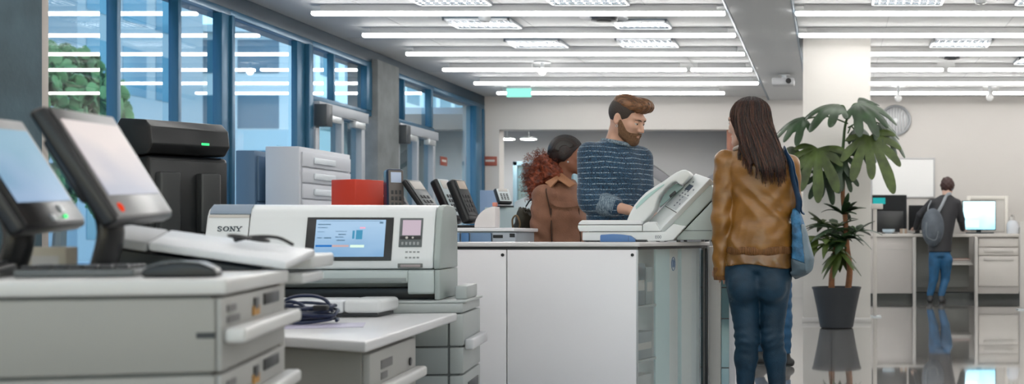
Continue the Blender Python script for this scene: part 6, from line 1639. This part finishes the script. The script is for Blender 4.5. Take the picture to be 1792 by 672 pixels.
# ================================================================== PLANT BEFORE THE COLUMN
PD_ = 11.35
PL = thing('potted_plant', 'tall potted plant with big lobed leaves in a dark grey pot before the white column', 'plant', (at(1464, 0, PD_).x, PD_, 0))
vx = lambda px: (px - 1464) * PD_ / 2000
vz = lambda py: .9 + (415 - py) * PD_ / 2000
zt = vz(502)
bm = B(); lathe(bm, [(.150, 0), (.165, .012), (.195, zt * .45), (.236, zt - .03), (.246, zt - .012), (.246, zt), (.228, zt), (.222, zt - .05), (.05, zt - .05)], n=48); pot = obj('pot', bm, mat('pot_charcoal', (.022, .026, .032), .5), PL, 40)
bm = B(); lathe(bm, [(.221, zt - .049), (.15, zt - .035), (.02, zt - .030)], n=32); obj('soil', bm, mat('soil', (.03, .02, .014), .9, bump=.8, bscale=40), pot)
M_stem = mat('brown_stem', (.22, .085, .030), .6, bump=.4, bscale=50, var=.3, vscale=18); M_gst = mat('green_stem', (.035, .085, .020), .5)
M_lf = mat('leaf_green', (.046, .072, .013), .45, var=.5, vscale=7, spec=.4); M_lf2 = mat('deep_leaf_green', (.017, .043, .014), .42, var=.4, vscale=9)
for pts in ([(1455, 500, 0), (1456, 480, 0), (1460, 458, .02), (1462, 430, .03)], [(1484, 500, .0), (1487, 470, 0), (1482, 430, .02), (1480, 390, .03), (1475, 345, .02), (1476, 320, .02)]):
    bm = B(); P_ = smooth_path([(vx(a), c, vz(b) - (.04 if b == 500 else 0)) for a, b, c in pts], 5); tube(bm, P_, [.034 - .014 * i / len(P_) for i in range(len(P_))], 10); obj('stem', bm, M_stem, PL, 180)
bm = B(); P_ = smooth_path([(vx(1476), .02, vz(322)), (vx(1474), .02, vz(285)), (vx(1476), .02, vz(250)), (vx(1480), .02, vz(215)), (vx(1492), .02, vz(185))], 5); tube(bm, P_, [.020 - .010 * i / len(P_) for i in range(len(P_))], 8); obj('stem', bm, M_gst, PL, 180)
def lobed(base, direc, normal, L, W_, nl, droop, m, seed, cup=.1):
    """one large split leaf: finger lobes around the stalk end, bending down along their length"""
    rnd = random.Random(seed); d = Vector(direc).normalized(); n = Vector(normal); n = (n - d * n.dot(d)).normalized(); s = d.cross(n)
    bm = B(); A = 88; Rn = 9; span = R(W_)
    ph = rnd.uniform(-.2, .2); cols = []
    for i in range(A + 1):
        t = -1 + 2 * i / A; th = span * t
        k = (t + 1) / 2 * nl; fr = k - math.floor(k); j = min(int(k), nl - 1)
        lob = math.sin(math.pi * min(max(fr, 0), 1)) ** .42
        ln = L * (1 - .42 * abs(t) ** 1.6) * (1 + .14 * math.sin(j * 2.4 + seed))
        rr = ln * .86 * (.44 + .56 * lob)
        col = []
        for q in range(1, Rn + 1):
            f = q / Rn; r_ = rr * f
            tc = (math.floor(min(k, nl - 1e-6)) + .5) / nl * 2 - 1
            th2 = th + (span * tc - th) * .18 * f ** 2          # fingers narrow
            p = d * math.cos(th2) * r_ + s * math.sin(th2) * r_
            g = r_ / L
            p = p + n * (cup * L * math.cos((fr - .5) * 2 * math.pi) * .10 * g) + n * cup * g * (1 - g) * L
            p = p + Vector((0, 0, -1)) * droop * L * g * g
            p = p * (1.0 - .12 * droop * g)
            col.append(p + Vector(base))
        cols.append(col)
    def put(off):
        c0 = bm.verts.new(Vector(base) + off); vs = [[bm.verts.new(p + off) for p in c] for c in cols]
        return c0, vs
    off = n * .0035
    for sgn in (1, -1):
        c0, vs = put(off * sgn)
        for i in range(A):
            f_ = (c0, vs[i][0], vs[i + 1][0]); bm.faces.new(f_ if sgn > 0 else f_[::-1])
            for q in range(Rn - 1):
                f_ = (vs[i][q], vs[i][q + 1], vs[i + 1][q + 1], vs[i + 1][q]); bm.faces.new(f_ if sgn > 0 else f_[::-1])
        if sgn > 0: up_ = (c0, vs)
        else: dn_ = (c0, vs)
    loopu = [up_[0]] + up_[1][0] + [up_[1][i][-1] for i in range(1, A)] + up_[1][A][::-1]
    loopd = [dn_[0]] + dn_[1][0] + [dn_[1][i][-1] for i in range(1, A)] + dn_[1][A][::-1]
    for i in range(len(loopu)): bm.faces.new((loopu[i], loopd[i], loopd[(i + 1) % len(loopu)], loopu[(i + 1) % len(loopu)]))
    o = obj('leaf', bm, m, PL, 60)
    return o
def stalk(a, b, r=.008):
    mid = (Vector(a) + Vector(b)) / 2 + Vector((0, 0, .05)); bm = B(); tube(bm, smooth_path([a, mid, b], 6), r, 6); obj('leaf_stalk', bm, M_gst, PL, 180)
top = Vector((vx(1480), .02, vz(225)))
#        base px,py,y     direction          normal            L    span lobes droop
LV = [((1521, 240, -.10), (.25, -.35, -.75), (.25, -1, .35), .50, 122, 8, 0.50, M_lf),
      ((1432, 262, -.12), (-.20, -.35, -.75), (-.3, -1, .4), .50, 122, 8, 0.50, M_lf),
      ((1500, 182, -.05), (.75, -.25, -.25), (.1, -.65, .8), .46, 112, 7, 0.60, M_lf2),
      ((1470, 185, .0), (-.80, -.25, .05), (-.1, -.35, 1), .52, 104, 7, 0.70, M_lf2),
      ((1408, 208, .02), (-.85, -.2, -.15), (-.2, -.5, 1), .40, 108, 7, 0.70, M_lf2),
      ((1540, 215, .05), (.75, .1, -.55), (.5, -.5, .6), .36, 110, 7, 0.55, M_lf2),
      ((1462, 268, -.08), (.10, -.45, -.8), (0, -1, .35), .34, 110, 7, 0.45, M_lf2),
      ((1400, 265, .05), (-.5, -.1, -.8), (-.5, -.8, .3), .38, 110, 7, 0.45, M_lf),
      ((1495, 225, .10), (.55, .15, -.5), (.2, -.6, .7), .40, 110, 7, 0.55, M_lf2),
      ((1445, 300, .10), (-.2, .1, -.9), (0, -1, .1), .30, 105, 7, 0.35, M_lf2),
      ((1478, 300, .0), (.1, -.2, -.9), (0, -1, .2), .22, 100, 6, 0.35, M_lf2)]
for i, (b, d, n, L, W_, nl, dr, m) in enumerate(LV):
    bp = Vector((vx(b[0]), b[2], vz(b[1]))); lobed(bp, d, n, L, W_, nl, dr, m, i + 1)
    st = Vector((vx(1476 + (b[1] < 230) * 8), .02, vz(max(b[1] + 8, 205)))); stalk(st, bp)
def blade(bm, base, az, elev, L, wd, droop, rnd):
    d = Vector((math.cos(az) * math.cos(elev), math.sin(az) * math.cos(elev), math.sin(elev))); s = Vector((-math.sin(az), math.cos(az), 0)); K = 10; rows = []
    for k in range(K + 1):
        f = k / K; p = Vector(base) + d * L * f + Vector((0, 0, -droop * L * f * f)); w = wd * (math.sin(math.pi * min(1, f * .94 + .05)) ** .8) + .0015
        tn = (d + Vector((0, 0, -2 * droop * f))).normalized(); n = s.cross(tn).normalized()
        rows.append([p - s * w + n * w * .25, p + n * .002, p + s * w + n * w * .25, p - n * .003])
    V_ = [[bm.verts.new(p) for p in r] for r in rows]
    for a, b in zip(V_, V_[1:]):
        for j in range(4): bm.faces.new((a[j], a[(j + 1) % 4], b[(j + 1) % 4], b[j]))
    bm.faces.new(V_[0][::-1]); bm.faces.new(V_[-1])
rnd = random.Random(11)
for (px, py, y, n, L, el) in ((1462, 400, .02, 20, .30, .35), (1448, 425, -.05, 14, .26, .15), (1480, 420, -.03, 14, .27, .2), (1428, 415, .0, 12, .24, .0), (1500, 405, .03, 14, .28, .3), (1470, 440, -.08, 12, .24, -.2), (1475, 375, .0, 14, .26, .7), (1440, 390, .05, 10, .22, .3)):
    bm = B(); c = (vx(px), y, vz(py))
    for i in range(n): blade(bm, c, rnd.uniform(0, 2 * math.pi), el + rnd.uniform(-.45, .55), L * rnd.uniform(.8, 1.25), rnd.uniform(.028, .046), rnd.uniform(.25, .7), rnd)
    obj('foliage', bm, M_lf2 if rnd.random() < .6 else M_lf, PL, 60)
    st = Vector((vx(1484 if px > 1455 else 1461), .02, max(min(c[2], vz(350 if px > 1455 else 430)), vz(480)))); stalk(st, c, .009)
